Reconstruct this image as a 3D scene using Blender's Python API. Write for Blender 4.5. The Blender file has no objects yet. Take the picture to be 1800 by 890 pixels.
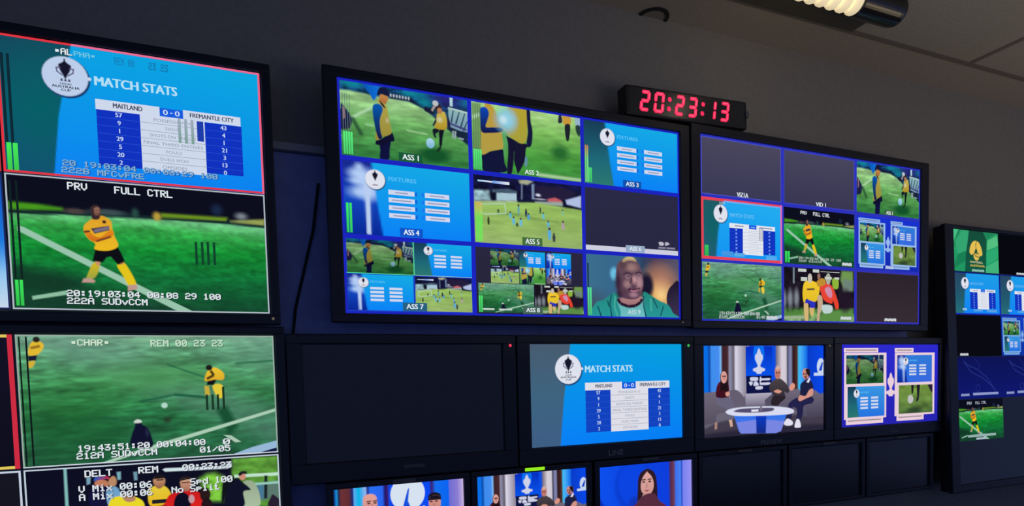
import bpy, bmesh, math, random
import numpy as np
from mathutils import Matrix, Vector

C = bpy.context.scene
COL = C.collection

# ------------------------------------------------------------------ camera
def make_camera():
    yaw, pitch, roll = 0.3874, -0.0485, 0.0253
    cy, sy, cp, sp, cr, sr = math.cos(yaw), math.sin(yaw), math.cos(pitch), math.sin(pitch), math.cos(roll), math.sin(roll)
    R = Matrix(((cy, sy, 0), (-sy, cy, 0), (0, 0, 1))) @ Matrix(((1, 0, 0), (0, cp, -sp), (0, sp, cp))) @ Matrix(((cr, 0, sr), (0, 1, 0), (-sr, 0, cr)))
    right, fwd, up = R.col[0], R.col[1], R.col[2]
    m = Matrix((right, up, -fwd)).transposed().to_4x4()
    m.translation = (-0.2233, -1.8308, 1.2879)
    cd = bpy.data.cameras.new('camera')
    cd.sensor_width = 36.0
    cd.lens = 36.0 * 1050.06 / 1800
    cd.shift_y = (720.87 - 445) / 1800
    cd.clip_start = 0.02
    o = bpy.data.objects.new('camera', cd)
    o.matrix_world = m
    COL.objects.link(o)
    C.camera = o
make_camera()

# ------------------------------------------------------------------ world, added fill lights, exposure
W = bpy.data.worlds.new('world')
C.world = W
W.use_nodes = True
W.node_tree.nodes['Background'].inputs[0].default_value = (0.105, 0.145, 0.325, 1)
W.node_tree.nodes['Background'].inputs[1].default_value = 1.0

def area(name, loc, target, size, power, color):
    l = bpy.data.lights.new(name, 'AREA')
    l.shape = 'DISK'
    l.size = size
    l.energy = power
    l.color = color
    o = bpy.data.objects.new(name, l)
    o.location = loc
    o.rotation_euler = (Vector(target) - Vector(loc)).to_track_quat('-Z', 'Y').to_euler()
    COL.objects.link(o)
area('fill_up_right', (3.4, -1.6, 1.45), (3.4, -1.4, 2.656), 1.1, 7.8, (1.0, 0.80, 0.52))  # added fill, no fixture: lifts the ceiling and wall at the right
area('fill_up_centre', (1.5, -1.6, 1.65), (1.5, -1.4, 2.656), 1.1, 4.6, (1.0, 0.84, 0.58))  # second added fill without a fixture, brightens the middle of the ceiling

vs = C.view_settings
C.display_settings.display_device = 'sRGB'
vs.view_transform = 'Standard'
vs.look = 'None'
vs.exposure = 0.0
vs.gamma = 1.0
vs.use_curve_mapping = False
C.cycles.transparent_max_bounces = 32

# ------------------------------------------------------------------ materials
def lin1(v):
    v = v / 255.0
    return v / 12.92 if v <= 0.04045 else ((v + 0.055) / 1.055) ** 2.4
def lin(c):
    return tuple(lin1(max(0.0, min(255.0, x))) for x in c)
def lin_arr(a):
    a = np.clip(a, 0, 255) / 255.0
    return np.where(a <= 0.04045, a / 12.92, ((a + 0.055) / 1.055) ** 2.4)

def mat(name, color, rough=0.6, spec=0.4, emit=None, strength=1.0, noise=None, metal=0.0):
    m = bpy.data.materials.new(name)
    m.use_nodes = True
    nt = m.node_tree
    b = nt.nodes['Principled BSDF']
    b.inputs['Base Color'].default_value = (*color, 1)
    b.inputs['Roughness'].default_value = rough
    b.inputs['Specular IOR Level'].default_value = spec
    b.inputs['Metallic'].default_value = metal
    if emit:
        b.inputs['Emission Color'].default_value = (*emit, 1)
        b.inputs['Emission Strength'].default_value = strength
    if noise:
        scale, amt, bump = noise
        tc = nt.nodes.new('ShaderNodeTexCoord')
        n = nt.nodes.new('ShaderNodeTexNoise')
        n.inputs['Scale'].default_value = scale
        n.inputs['Detail'].default_value = 5
        nt.links.new(tc.outputs['Object'], n.inputs['Vector'])
        r = nt.nodes.new('ShaderNodeValToRGB')
        r.color_ramp.elements[0].position = 0.3
        r.color_ramp.elements[1].position = 0.7
        r.color_ramp.elements[0].color = (*[x * (1 - amt) for x in color], 1)
        r.color_ramp.elements[1].color = (*[x * (1 + amt) for x in color], 1)
        nt.links.new(n.outputs['Fac'], r.inputs['Fac'])
        nt.links.new(r.outputs['Color'], b.inputs['Base Color'])
        if bump:
            bp = nt.nodes.new('ShaderNodeBump')
            bp.inputs['Strength'].default_value = bump
            bp.inputs['Distance'].default_value = 0.002
            nt.links.new(n.outputs['Fac'], bp.inputs['Height'])
            nt.links.new(bp.outputs['Normal'], b.inputs['Normal'])
    return m

def screen_mat(name, sampled):
    m = bpy.data.materials.new(name)
    m.use_nodes = True
    nt = m.node_tree
    nt.nodes.clear()
    out = nt.nodes.new('ShaderNodeOutputMaterial')
    em = nt.nodes.new('ShaderNodeEmission')
    at = nt.nodes.new('ShaderNodeAttribute')
    at.attribute_name = 'Col'
    nt.links.new(at.outputs['Color'], em.inputs['Color'])
    if sampled:
        nt.links.new(em.outputs[0], out.inputs[0])
    else:
        tr = nt.nodes.new('ShaderNodeBsdfTransparent')
        mx = nt.nodes.new('ShaderNodeMixShader')
        nt.links.new(at.outputs['Alpha'], mx.inputs[0])
        nt.links.new(tr.outputs[0], mx.inputs[1])
        nt.links.new(em.outputs[0], mx.inputs[2])
        nt.links.new(mx.outputs[0], out.inputs[0])
    m.cycles.emission_sampling = 'FRONT' if sampled else 'NONE'
    return m

M_wall = mat('painted_plaster', (0.25, 0.24, 0.218), 0.85, 0.2, noise=(60, 0.06, 0.25))
M_panel = mat('glow_tinted_board', (0.22, 0.28, 0.62), 0.6, 0.3, noise=(20, 0.1, 0.05))  # blue lens glow around the screens is put into this base colour
M_ceil = mat('ceiling_tile', (0.40, 0.365, 0.32), 0.9, 0.2, noise=(90, 0.08, 0.4))
M_tbar = mat('ceiling_tee', (0.20, 0.18, 0.155), 0.7, 0.3)
M_floor = mat('carpet', (0.035, 0.035, 0.04), 0.95, 0.1, noise=(200, 0.3, 0.3))
M_bezel = mat('black_plastic', (0.010, 0.012, 0.022), 0.42, 0.45)
M_body = mat('black_sheet_metal', (0.012, 0.012, 0.014), 0.5, 0.4)
M_glass = mat('dark_screen_glass', (0.022, 0.026, 0.034), 0.22, 0.5)
M_rail = mat('grey_aluminium', (0.30, 0.32, 0.36), 0.5, 0.4)
M_bracket = mat('black_steel', (0.02, 0.02, 0.02), 0.5, 0.4)
M_label = mat('grey_print', (0.10, 0.10, 0.115), 0.6, 0.3)
M_print = mat('grey_lettering', (0.20, 0.20, 0.22), 0.6, 0.3)
M_tally_off = mat('smoked_plastic', (0.09, 0.10, 0.10), 0.4, 0.4)
M_tally_on = mat('green_tally', (0.1, 0.2, 0.02), 0.4, 0.4, emit=lin((150, 235, 20)), strength=1.0)
M_led_r = mat('red_led', (0.2, 0.02, 0.03), 0.4, 0.4, emit=lin((235, 60, 85)), strength=1.0)
M_led_g = mat('green_led', (0.02, 0.2, 0.05), 0.4, 0.4, emit=lin((60, 190, 90)), strength=1.0)
M_led_d = mat('amber_led', (0.15, 0.12, 0.06), 0.4, 0.4, emit=lin((90, 85, 70)), strength=1.0)
M_digit = mat('red_segment', (0.2, 0.01, 0.03), 0.4, 0.4, emit=lin((255, 44, 92)), strength=1.0)
M_digit_core = mat('red_segment_core', (0.2, 0.05, 0.08), 0.4, 0.4, emit=lin((255, 96, 132)), strength=1.0)
M_clock = mat('clock_case', (0.012, 0.012, 0.016), 0.35, 0.5)
M_lampblk = mat('lamp_black', (0.012, 0.012, 0.013), 0.22, 0.6)
M_plate = mat('lamp_plate', (0.085, 0.08, 0.07), 0.6, 0.3)
M_coil = mat('lamp_tube', (0.8, 0.75, 0.6), 0.5, 0.3, emit=lin((228, 208, 164)), strength=0.75)
M_cable = mat('black_rubber', (0.01, 0.01, 0.012), 0.6, 0.3)
M_ring = mat('dark_ring', (0.02, 0.02, 0.02), 0.6, 0.3)
M_pic = screen_mat('lit_picture', True)
M_det = screen_mat('lit_picture_detail', False)

# ------------------------------------------------------------------ object helpers
def link(o, parent=None):
    COL.objects.link(o)
    if parent:
        o.parent = parent
    return o
def thing(name, label, cat, loc, group=None, rot=(0, 0, 0)):
    o = bpy.data.objects.new(name, None)
    o.empty_display_size = 0.05
    o.location = loc
    o.rotation_euler = rot
    o['label'] = label
    o['category'] = cat
    if group:
        o['group'] = group
    return link(o)
def obj(name, bm, m, parent=None, label=None):
    me = bpy.data.meshes.new(name)
    bmesh.ops.recalc_face_normals(bm, faces=bm.faces)
    bm.to_mesh(me)
    bm.free()
    me.materials.append(m)
    o = bpy.data.objects.new(name, me)
    if label:
        o['label'] = label
    return link(o, parent)
def box(bm, x0, x1, y0, y1, z0, z1, bevel=0.0):
    r = bmesh.ops.create_cube(bm, size=1)
    vs_ = r['verts']
    for v in vs_:
        v.co = Vector((x0 + (v.co.x + .5) * (x1 - x0), y0 + (v.co.y + .5) * (y1 - y0), z0 + (v.co.z + .5) * (z1 - z0)))
    if bevel:
        es = list({e for v in vs_ for e in v.link_edges})
        bmesh.ops.bevel(bm, geom=es, offset=bevel, segments=3, affect='EDGES', profile=0.5)
def bx(x0, x1, y0, y1, z0, z1, bevel=0.0):
    bm = bmesh.new()
    box(bm, x0, x1, y0, y1, z0, z1, bevel)
    return bm
def structure(name, bm, m):
    o = obj(name, bm, m)
    o['kind'] = 'structure'
    return o
def cyl_x(bm, x0, x1, y, z, r, n=40, cap=True):
    rings = []
    for x, rr in ((x0, r), (x1, r)):
        rings.append([bm.verts.new((x, y + rr * math.cos(2 * math.pi * i / n), z + rr * math.sin(2 * math.pi * i / n))) for i in range(n)])
    for i in range(n):
        bm.faces.new((rings[0][i], rings[0][(i + 1) % n], rings[1][(i + 1) % n], rings[1][i]))
    if cap:
        bm.faces.new(rings[0])
        bm.faces.new(rings[1][::-1])
def lathe_x(bm, prof, y, z, n=48):
    rings = []
    for x, r in prof:
        rings.append([bm.verts.new((x, y + r * math.cos(2 * math.pi * i / n), z + r * math.sin(2 * math.pi * i / n))) for i in range(n)])
    for a, b in zip(rings, rings[1:]):
        for i in range(n):
            bm.faces.new((a[i], a[(i + 1) % n], b[(i + 1) % n], b[i]))
    bm.faces.new(rings[0])
    bm.faces.new(rings[-1][::-1])
def tube(bm, pts, r, n=10, closed=False):
    pts = [Vector(p) for p in pts]
    rings = []
    up = Vector((0, 0, 1))
    for i, p in enumerate(pts):
        a = pts[max(0, i - 1)]
        b = pts[min(len(pts) - 1, i + 1)]
        t = (b - a).normalized()
        s = t.cross(up)
        if s.length < 1e-4:
            s = t.cross(Vector((1, 0, 0)))
        s.normalize()
        w = s.cross(t).normalized()
        rings.append([bm.verts.new(p + r * (s * math.cos(2 * math.pi * k / n) + w * math.sin(2 * math.pi * k / n))) for k in range(n)])
    for a, b in zip(rings, rings[1:]):
        for k in range(n):
            bm.faces.new((a[k], a[(k + 1) % n], b[(k + 1) % n], b[k]))
    bm.faces.new(rings[0])
    bm.faces.new(rings[-1][::-1])

# ------------------------------------------------------------------ what the screens show
ASP = 16 / 9
DY = 2.0e-5
FEATHER = 0.0018     # metres: lit pictures have soft outlines

def hashv(ix, iy, seed):
    h = np.sin(ix * 127.1 + iy * 311.7 + seed * 74.7) * 43758.5453
    return h - np.floor(h)
def vnoise(x, y, seed=0):
    ix, iy = np.floor(x), np.floor(y)
    fx, fy = x - ix, y - iy
    fx, fy = fx * fx * (3 - 2 * fx), fy * fy * (3 - 2 * fy)
    a, b = hashv(ix, iy, seed), hashv(ix + 1, iy, seed)
    c, d = hashv(ix, iy + 1, seed), hashv(ix + 1, iy + 1, seed)
    return (a * (1 - fx) + b * fx) * (1 - fy) + (c * (1 - fx) + d * fx) * fy - 0.5

class Soft:
    """the soft ground of a picture: a fine grid of colours with feathered shapes in it"""
    def __init__(s, nu, nv):
        s.u, s.v = np.meshgrid(np.linspace(0, 1, nu + 1), np.linspace(0, 1, nv + 1))
        s.a = np.zeros(s.u.shape + (3,))
        s.nu, s.nv = nu, nv
    def mix(s, m, col):
        m = np.clip(m, 0, 1)[..., None]
        s.a = s.a * (1 - m) + np.array(col, float) * m
        return s
    def vgrad(s, stops):
        vs_ = [p for p, c in stops]
        for k in range(3):
            s.a[..., k] = np.interp(s.v, vs_, [c[k] for p, c in stops])
        return s
    def ugrad(s, stops, mask=None):
        vs_ = [p for p, c in stops]
        b = np.stack([np.interp(s.u, vs_, [c[k] for p, c in stops]) for k in range(3)], -1)
        m = np.ones_like(s.u) if mask is None else np.clip(mask, 0, 1)
        s.a = s.a * (1 - m[..., None]) + b * m[..., None]
        return s
    def ell(s, cu, cv, ru, rv, col, blur=0.5, k=1.0):
        d = np.sqrt(((s.u - cu) / ru) ** 2 + ((s.v - cv) / rv) ** 2)
        return s.mix(k * np.clip((1 + blur - d) / (2 * blur + 1e-6), 0, 1), col)
    def dist(s, pts):
        x, y = s.u * ASP, s.v
        inside = np.zeros(x.shape, bool)
        best = np.full(x.shape, 1e9)
        P = [(p[0] * ASP, p[1]) for p in pts]
        for (x0, y0), (x1, y1) in zip(P, P[1:] + P[:1]):
            dx, dy = x1 - x0, y1 - y0
            t = np.clip(((x - x0) * dx + (y - y0) * dy) / (dx * dx + dy * dy + 1e-12), 0, 1)
            best = np.minimum(best, np.hypot(x - x0 - t * dx, y - y0 - t * dy))
            c = ((y0 > y) != (y1 > y)) & (x < dx * (y - y0) / (dy if dy else 1e-12) + x0)
            inside ^= c
        return np.where(inside, best, -best)
    def poly(s, pts, col, blur=0.012, k=1.0):
        return s.mix(k * np.clip(s.dist(pts) / (2 * blur) + 0.5, 0, 1), col)
    def line(s, a, b, w, col, blur=0.006, k=1.0):
        x, y = s.u * ASP, s.v
        x0, y0, x1, y1 = a[0] * ASP, a[1], b[0] * ASP, b[1]
        dx, dy = x1 - x0, y1 - y0
        t = np.clip(((x - x0) * dx + (y - y0) * dy) / (dx * dx + dy * dy), 0, 1)
        d = np.hypot(x - x0 - t * dx, y - y0 - t * dy)
        return s.mix(k * np.clip((w / 2 - d) / (2 * blur) + 0.5, 0, 1), col)
    def noise(s, su, sv, amp, seed=0, shear=0.0, mask=None):
        n = vnoise((s.u + shear * s.v) * su, s.v * sv, seed) + 0.5 * vnoise((s.u + shear * s.v) * su * 2.1, s.v * sv * 2.1, seed + 3)
        g = 1 + amp * n * 2
        if mask is not None:
            g = 1 + (g - 1) * mask
        s.a = s.a * g[..., None]
        return s
    def below(s, pts, blur=0.01):
        """mask of all that lies under a line given from left to right"""
        f = np.interp(s.u, [p[0] for p in pts], [p[1] for p in pts])
        return np.clip((s.v - f) / (2 * blur) + 0.5, 0, 1)

TXT = {}
TXA = {}
def text_mesh(s, bold):
    key = (s, bold)
    if key not in TXT:
        cu = bpy.data.curves.new('writing', 'FONT')
        cu.body = s
        cu.size = 1
        cu.resolution_u = 3
        cu.offset = bold
        o = bpy.data.objects.new('writing', cu)
        COL.objects.link(o)
        bpy.context.view_layer.update()
        me = o.to_mesh()
        V = [(v.co.x, v.co.y) for v in me.vertices]
        me.calc_loop_triangles()
        F = [tuple(t.vertices) for t in me.loop_triangles]
        o.to_mesh_clear()
        bpy.data.objects.remove(o)
        bpy.data.curves.remove(cu)
        x0, x1 = min(v[0] for v in V), max(v[0] for v in V)
        y0, y1 = min(v[1] for v in V), max(v[1] for v in V)
        TXA[key] = (x1 - x0) / .72
        TXT[key] = ([((x - x0) / (x1 - x0), (y1 - y) / (y1 - y0)) for x, y in V], F)
    return TXT[key]

DOT = {
'0':'0E11131519110E','1':'040C040404040E','2':'0E11010E10101F','3':'1F02040E01110E','4':'02060A121F0202','5':'1F101E0101110E','6':'0608101E11110E','7':'1F010204080808','8':'0E11110E11110E','9':'0E11110F01020C',
'A':'0E11111F111111','B':'1E11111E11111E','C':'0E11101010110E','D':'1E11111111111E','E':'1F10101E10101F','F':'1F10101E101010','H':'1111111F111111','I':'0E04040404040E','L':'1010101010101F','M':'111B1515111111','N':'11191513111111','O':'0E11111111110E','P':'1E11111E101010','R':'1E11111E141211','S':'0F10100E01011E','T':'1F040404040404','U':'1111111111110E','V':'11111111110A04','X':'11110A040A1111',
'v':'000011110A0A04','p':'00001E111E1010','d':'01010D1311110F','i':'04000C0404040E','x':'0000110A040A11','t':'08081C0808090E','l':'0C04040404040E','o':'00000E1111110E',
':':'000C0C000C0C00','.':'00000000000C0C','/':'00010204081000','*':'00000E0E0E0000',' ':'00000000000000'}

def spline(pts, n=5):
    out = []
    m = len(pts)
    for i in range(m):
        p0, p1, p2, p3 = pts[i - 1], pts[i], pts[(i + 1) % m], pts[(i + 2) % m]
        for k in range(n):
            t = k / n
            out.append(tuple(0.5 * (2 * p1[j] + (p2[j] - p0[j]) * t + (2 * p0[j] - 5 * p1[j] + 4 * p2[j] - p3[j]) * t * t + (3 * p1[j] - p0[j] - 3 * p2[j] + p3[j]) * t ** 3) for j in (0, 1)))
    return out
def clip_poly(pts):
    for ax, lim, sg in ((0, 0, 1), (0, 1, -1), (1, 0, 1), (1, 1, -1)):
        out = []
        for i in range(len(pts)):
            a, b = pts[i - 1], pts[i]
            da, db = (a[ax] - lim) * sg, (b[ax] - lim) * sg
            if (da < 0) != (db < 0):
                t = da / (da - db)
                out.append(tuple(a[j] + t * (b[j] - a[j]) for j in (0, 1)))
            if db >= 0:
                out.append(b)
        pts = out
        if len(pts) < 3:
            return []
    return pts

class Mesh:
    def __init__(s):
        s.v, s.f, s.c = [], [], []

class Picture:
    """one picture on a screen; u runs right and v runs down, both 0..1"""
    def __init__(s, parent, rect, y, name='picture', label=None):
        s.parent, s.rect, s.y = parent, rect, y
        s.meshes = {}
        s.n = [0]
        s.name, s.label = name, label
        s.cur = 'ground'
        s.u0 = s.v0 = 0.0
        s.su = s.sv = 1.0
        s.nested = False
        s.root = s
        s.res = 1.0
    def sub(s, u0, v0, u1, v1):
        c = object.__new__(Picture)
        c.__dict__.update(s.__dict__)
        c.u0, c.v0 = s.u0 + u0 * s.su, s.v0 + v0 * s.sv
        c.su, c.sv = s.su * (u1 - u0), s.sv * (v1 - v0)
        c.nested = True
        c.res = s.res * (u1 - u0)
        return c
    def part(s, name):
        if not s.nested:
            s.cur = name
            s.serial = getattr(s, 'serial', 0) + 1
            s.cur = name + '|%d' % s.serial
        return s
    def same(s, name):
        if not s.nested:
            s.cur = name + '|'
        return s
    def xyz(s, u, v, y):
        x0, x1, z0, z1 = s.rect
        U, V = s.u0 + u * s.su, s.v0 + v * s.sv
        return (x0 + U * (x1 - x0), y, z1 - V * (z1 - z0))
    def nexty(s):
        s.n[0] += 1
        return s.y - s.n[0] * DY
    def mesh(s):
        return s.meshes.setdefault(s.cur, Mesh())
    def add(s, pts, faces, cols):
        m = s.mesh()
        k = len(m.v)
        y = s.nexty()
        for p in pts:
            m.v.append(s.xyz(p[0], p[1], y))
        m.f += [tuple(k + i for i in f) for f in faces]
        m.c += cols
    def ground(s, soft):
        s.cur = s.cur if s.nested else 'ground'
        nu, nv = soft.nu, soft.nv
        pts = list(zip(soft.u.ravel(), soft.v.ravel()))
        L = lin_arr(soft.a).reshape(-1, 3)
        w = nu + 1
        faces = [(j * w + i, (j + 1) * w + i, (j + 1) * w + i + 1, j * w + i + 1) for j in range(nv) for i in range(nu)]
        s.add(pts, faces, [tuple(c) for c in L])
    def soft(s, n=96):
        n = max(24, int(n * min(1.0, s.res * 1.3)))
        return Soft(n, int(n * 9 / 16))
    def poly(s, pts, col, col2=None, axis=1, f=1.0):
        pts = clip_poly(list(pts))
        P = []
        for p in pts:
            if not P or abs(p[0] - P[-1][0]) + abs(p[1] - P[-1][1]) > 1e-5:
                P.append(p)
        while len(P) > 1 and abs(P[0][0] - P[-1][0]) + abs(P[0][1] - P[-1][1]) < 1e-5:
            P.pop()
        pts = P
        n = len(pts)
        if n < 3:
            return
        if col2 is None:
            cols = [lin(col)] * n
        else:
            lo, hi = min(p[axis] for p in pts), max(p[axis] for p in pts)
            cols = []
            for p in pts:
                t = (p[axis] - lo) / (hi - lo + 1e-9)
                cols.append(lin(tuple(a + (b - a) * t for a, b in zip(col, col2))))
        if not f:
            s.add(pts, [tuple(range(n))[::-1]], cols)
            return
        x0, x1, z0, z1 = s.rect
        kx, ky = s.su * (x1 - x0), s.sv * (z1 - z0)
        fe = FEATHER * f
        M = [(p[0] * kx, p[1] * ky) for p in pts]
        ar = sum(M[i - 1][0] * M[i][1] - M[i][0] * M[i - 1][1] for i in range(n))
        sg = 1 if ar > 0 else -1
        en = []
        for i in range(n):
            a, b = M[i], M[(i + 1) % n]
            dx, dy = b[0] - a[0], b[1] - a[1]
            L = math.hypot(dx, dy) + 1e-12
            en.append((dy / L * sg, -dx / L * sg))
        # thin shapes get a thinner feather
        area = abs(ar) / 2
        per = sum(math.hypot(M[i][0] - M[i - 1][0], M[i][1] - M[i - 1][1]) for i in range(n))
        fi = min(fe, .35 * area / (per + 1e-12) * 2)
        inner, outer = [], []
        for i in range(n):
            nx, ny = en[i - 1][0] + en[i][0], en[i - 1][1] + en[i][1]
            L2 = nx * nx + ny * ny
            m = 2 / L2 if L2 > .9 else 2 / .9
            nx, ny = nx * m / 1.0, ny * m / 1.0
            L = math.hypot(nx, ny)
            if L > 1.5:
                nx, ny = nx / L * 1.5, ny / L * 1.5
            u, v = pts[i]
            if u < 1e-4 or u > 1 - 1e-4 or v < 1e-4 or v > 1 - 1e-4:
                inner.append((u, v))
            else:
                inner.append((u - nx * fi / kx, v - ny * fi / ky))
            outer.append((min(1, max(0, u + nx * fe / kx)), min(1, max(0, v + ny * fe / ky))))
        faces = [tuple(range(n))[::-1]] + [(i, (i + 1) % n, n + (i + 1) % n, n + i) for i in range(n)]
        s.add(inner + outer, faces, [c + (1.0,) for c in cols] + [c + (0.0,) for c in cols])
    def glow(s, c, rv, col, k=1.0, ru=None, n=28):
        """a soft round patch that fades to nothing"""
        ru = rv / ASP if ru is None else ru
        L = lin(col)
        pts, cols = [c], [L + (k,)]
        for r, a in ((.35, .85), (.65, .42), (1.0, 0.0)):
            for i in range(n):
                t = 2 * math.pi * i / n
                pts.append((min(1, max(0, c[0] + ru * r * math.cos(t))), min(1, max(0, c[1] + rv * r * math.sin(t)))))
                cols.append(L + (k * a,))
        faces = [(0, 1 + i, 1 + (i + 1) % n) for i in range(n)]
        for q in range(2):
            b = 1 + q * n
            faces += [(b + i, b + n + i, b + n + (i + 1) % n, b + (i + 1) % n) for i in range(n)]
        s.add(pts, faces, cols)
    def blob(s, pts, col, col2=None, axis=1, f=1.0):
        s.poly(spline(pts), col, col2, axis, f)
    def rect_(s, a, b, col, col2=None, axis=1):
        s.poly([a, (b[0], a[1]), b, (a[0], b[1])], col, col2, axis, 0)
    def ell(s, c, rv, col, ru=None, rot=0.0, n=28, col2=None):
        ru = rv / ASP if ru is None else ru
        pts = []
        for i in range(n):
            t = 2 * math.pi * i / n
            x, y = ru * ASP * math.cos(t), rv * math.sin(t)
            pts.append((c[0] + (x * math.cos(rot) - y * math.sin(rot)) / ASP, c[1] + x * math.sin(rot) + y * math.cos(rot)))
        s.poly(pts, col, col2)
    def ring(s, c, rv, w, col, n=32, a0=0, a1=2 * math.pi):
        pts, faces = [], []
        for i in range(n + 1):
            t = a0 + (a1 - a0) * i / n
            for r in (rv - w / 2, rv + w / 2):
                pts.append((c[0] + r / ASP * math.cos(t), c[1] + r * math.sin(t)))
        for i in range(n):
            faces.append((2 * i, 2 * i + 2, 2 * i + 3, 2 * i + 1))
        s.add(pts, faces, [lin(col)] * len(pts))
    def line(s, a, b, w, col, w2=None):
        w2 = w if w2 is None else w2
        dx, dy = (b[0] - a[0]) * ASP, b[1] - a[1]
        L = math.hypot(dx, dy)
        nx, ny = -dy / L, dx / L
        s.poly([(a[0] + nx * w / 2 / ASP, a[1] + ny * w / 2), (b[0] + nx * w2 / 2 / ASP, b[1] + ny * w2 / 2), (b[0] - nx * w2 / 2 / ASP, b[1] - ny * w2 / 2), (a[0] - nx * w / 2 / ASP, a[1] - ny * w / 2)], col)
    def path(s, pts, w, col):
        for a, b in zip(pts, pts[1:]):
            s.line(a, b, w, col)
    def frame(s, w, col, sides='ltrb'):
        h = w * ASP
        for k, r in (('t', ((0, 0), (1, h))), ('b', ((0, 1 - h), (1, 1))), ('l', ((0, 0), (w, 1))), ('r', ((1 - w, 0), (1, 1)))):
            if k in sides:
                s.rect_(*r, col)
    def text(s, t, a, b, col, bold=0.02):
        strike = bold > .015
        V, F = text_mesh(t, 0.0)
        dx = .045 * (b[1] - a[1]) / ASP * (bold / .03) if strike else 0
        for k in ((-dx, dx) if strike else (0,)):
          s.add([(a[0] + k + x * (b[0] - a[0]), a[1] + y * (b[1] - a[1])) for x, y in V], F, [lin(col)] * len(V))
    def word(s, t, ctr, h, col, bold=0.02, wide=1.0):
        text_mesh(t, 0.0)
        w = TXA[(t, 0.0)] * h / ASP * wide / 2
        s.text(t, (ctr[0] - w, ctr[1] - h / 2), (ctr[0] + w, ctr[1] + h / 2), col, bold)
    def osd(s, t, a, b, col, shade=(8, 10, 18)):
        n = len(t)
        cw, ch = (b[0] - a[0]) / (n - 1 + 5 / 6), (b[1] - a[1])
        px, py = cw / 6, ch / 7
        for off, c in (((px * .7, py * .5), shade), ((0, 0), col)):
            if c is None:
                continue
            pts, faces = [], []
            for i, ch_ in enumerate(t):
                rows = DOT[ch_]
                for r in range(7):
                    bits = int(rows[2 * r:2 * r + 2], 16)
                    for k in range(5):
                        if bits >> (4 - k) & 1:
                            x0, y0 = a[0] + i * cw + k * px + off[0], a[1] + r * py + off[1]
                            q = len(pts)
                            pts += [(x0 - px * .22, y0 - py * .1), (x0 + px * 1.22, y0 - py * .1), (x0 + px * 1.22, y0 + py * 1.1), (x0 - px * .22, y0 + py * 1.1)]
                            faces.append((q, q + 3, q + 2, q + 1))
            s.add(pts, faces, [lin(c)] * len(pts))
    def finish(s):
        base = None
        for key, m in s.meshes.items():
            nm = s.name if key == 'ground' else key.split('|')[0]
            me = bpy.data.meshes.new(nm)
            me.from_pydata(m.v, [], m.f)
            at = me.color_attributes.new('Col', 'FLOAT_COLOR', 'POINT')
            at.data.foreach_set('color', np.array([c if len(c) == 4 else (*c, 1.0) for c in m.c], np.float32).ravel())
            me.materials.append(M_pic if key == 'ground' else M_det)
            o = bpy.data.objects.new(nm, me)
            if key == 'ground':
                base = link(o, s.parent)
                if s.label:
                    base['label'] = s.label
            else:
                link(o, base)
        return base

def meter(c, a, b, n=3, dark=0.0, col=(70, 235, 90), top=None):
    """a bank of upright sound level bars in the box a..b"""
    w = (b[0] - a[0]) / n
    for i in range(n):
        u0, u1 = a[0] + i * w + w * .12, a[0] + (i + 1) * w - w * .12
        if dark:
            c.rect_((u0 + w * .2, a[1] - dark), (u1 - w * .2, a[1]), (28, 40, 46))
        if top:
            c.rect_((u0, a[1]), (u1, (a[1] * .6 + b[1] * .4)), top, col)
            c.rect_((u0, (a[1] * .6 + b[1] * .4)), (u1, b[1]), col)
        else:
            c.rect_((u0, a[1]), (u1, b[1]), col, tuple(x * .85 for x in col))
def smear(c, a, b, col=(205, 210, 216)):
    """a caption too small to read on the screen: a pale lumpy strip"""
    c.part('caption')
    m, h = (a[1] + b[1]) / 2, (b[1] - a[1]) / 2
    n = 6
    up = [(a[0] + (b[0] - a[0]) * i / n, m - h * (1.0 if i % 2 else .72)) for i in range(n + 1)]
    dn = [(a[0] + (b[0] - a[0]) * i / n, m + h * (.75 if i % 2 else 1.0)) for i in range(n, -1, -1)]
    c.blob(up + dn, col)
def caption(c, t, a, b, box=(25, 70, 50), col=(225, 235, 240), pad=0.03):
    c.part('caption')
    if box:
        c.rect_((a[0] - pad, a[1] - .02), (b[0] + pad, min(1.0, b[1] + .03)), box)
    c.text(t, a, b, col, 0.03)

def grass(c, stops, n=96, su=40, sv=60, amp=.10, shear=0.0, seed=1):
    s = c.soft(n)
    s.vgrad(stops)
    s.noise(su, sv, amp, seed, shear)
    s.noise(su * .3, sv * .35, amp * .8, seed + 7, shear)
    return s

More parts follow.
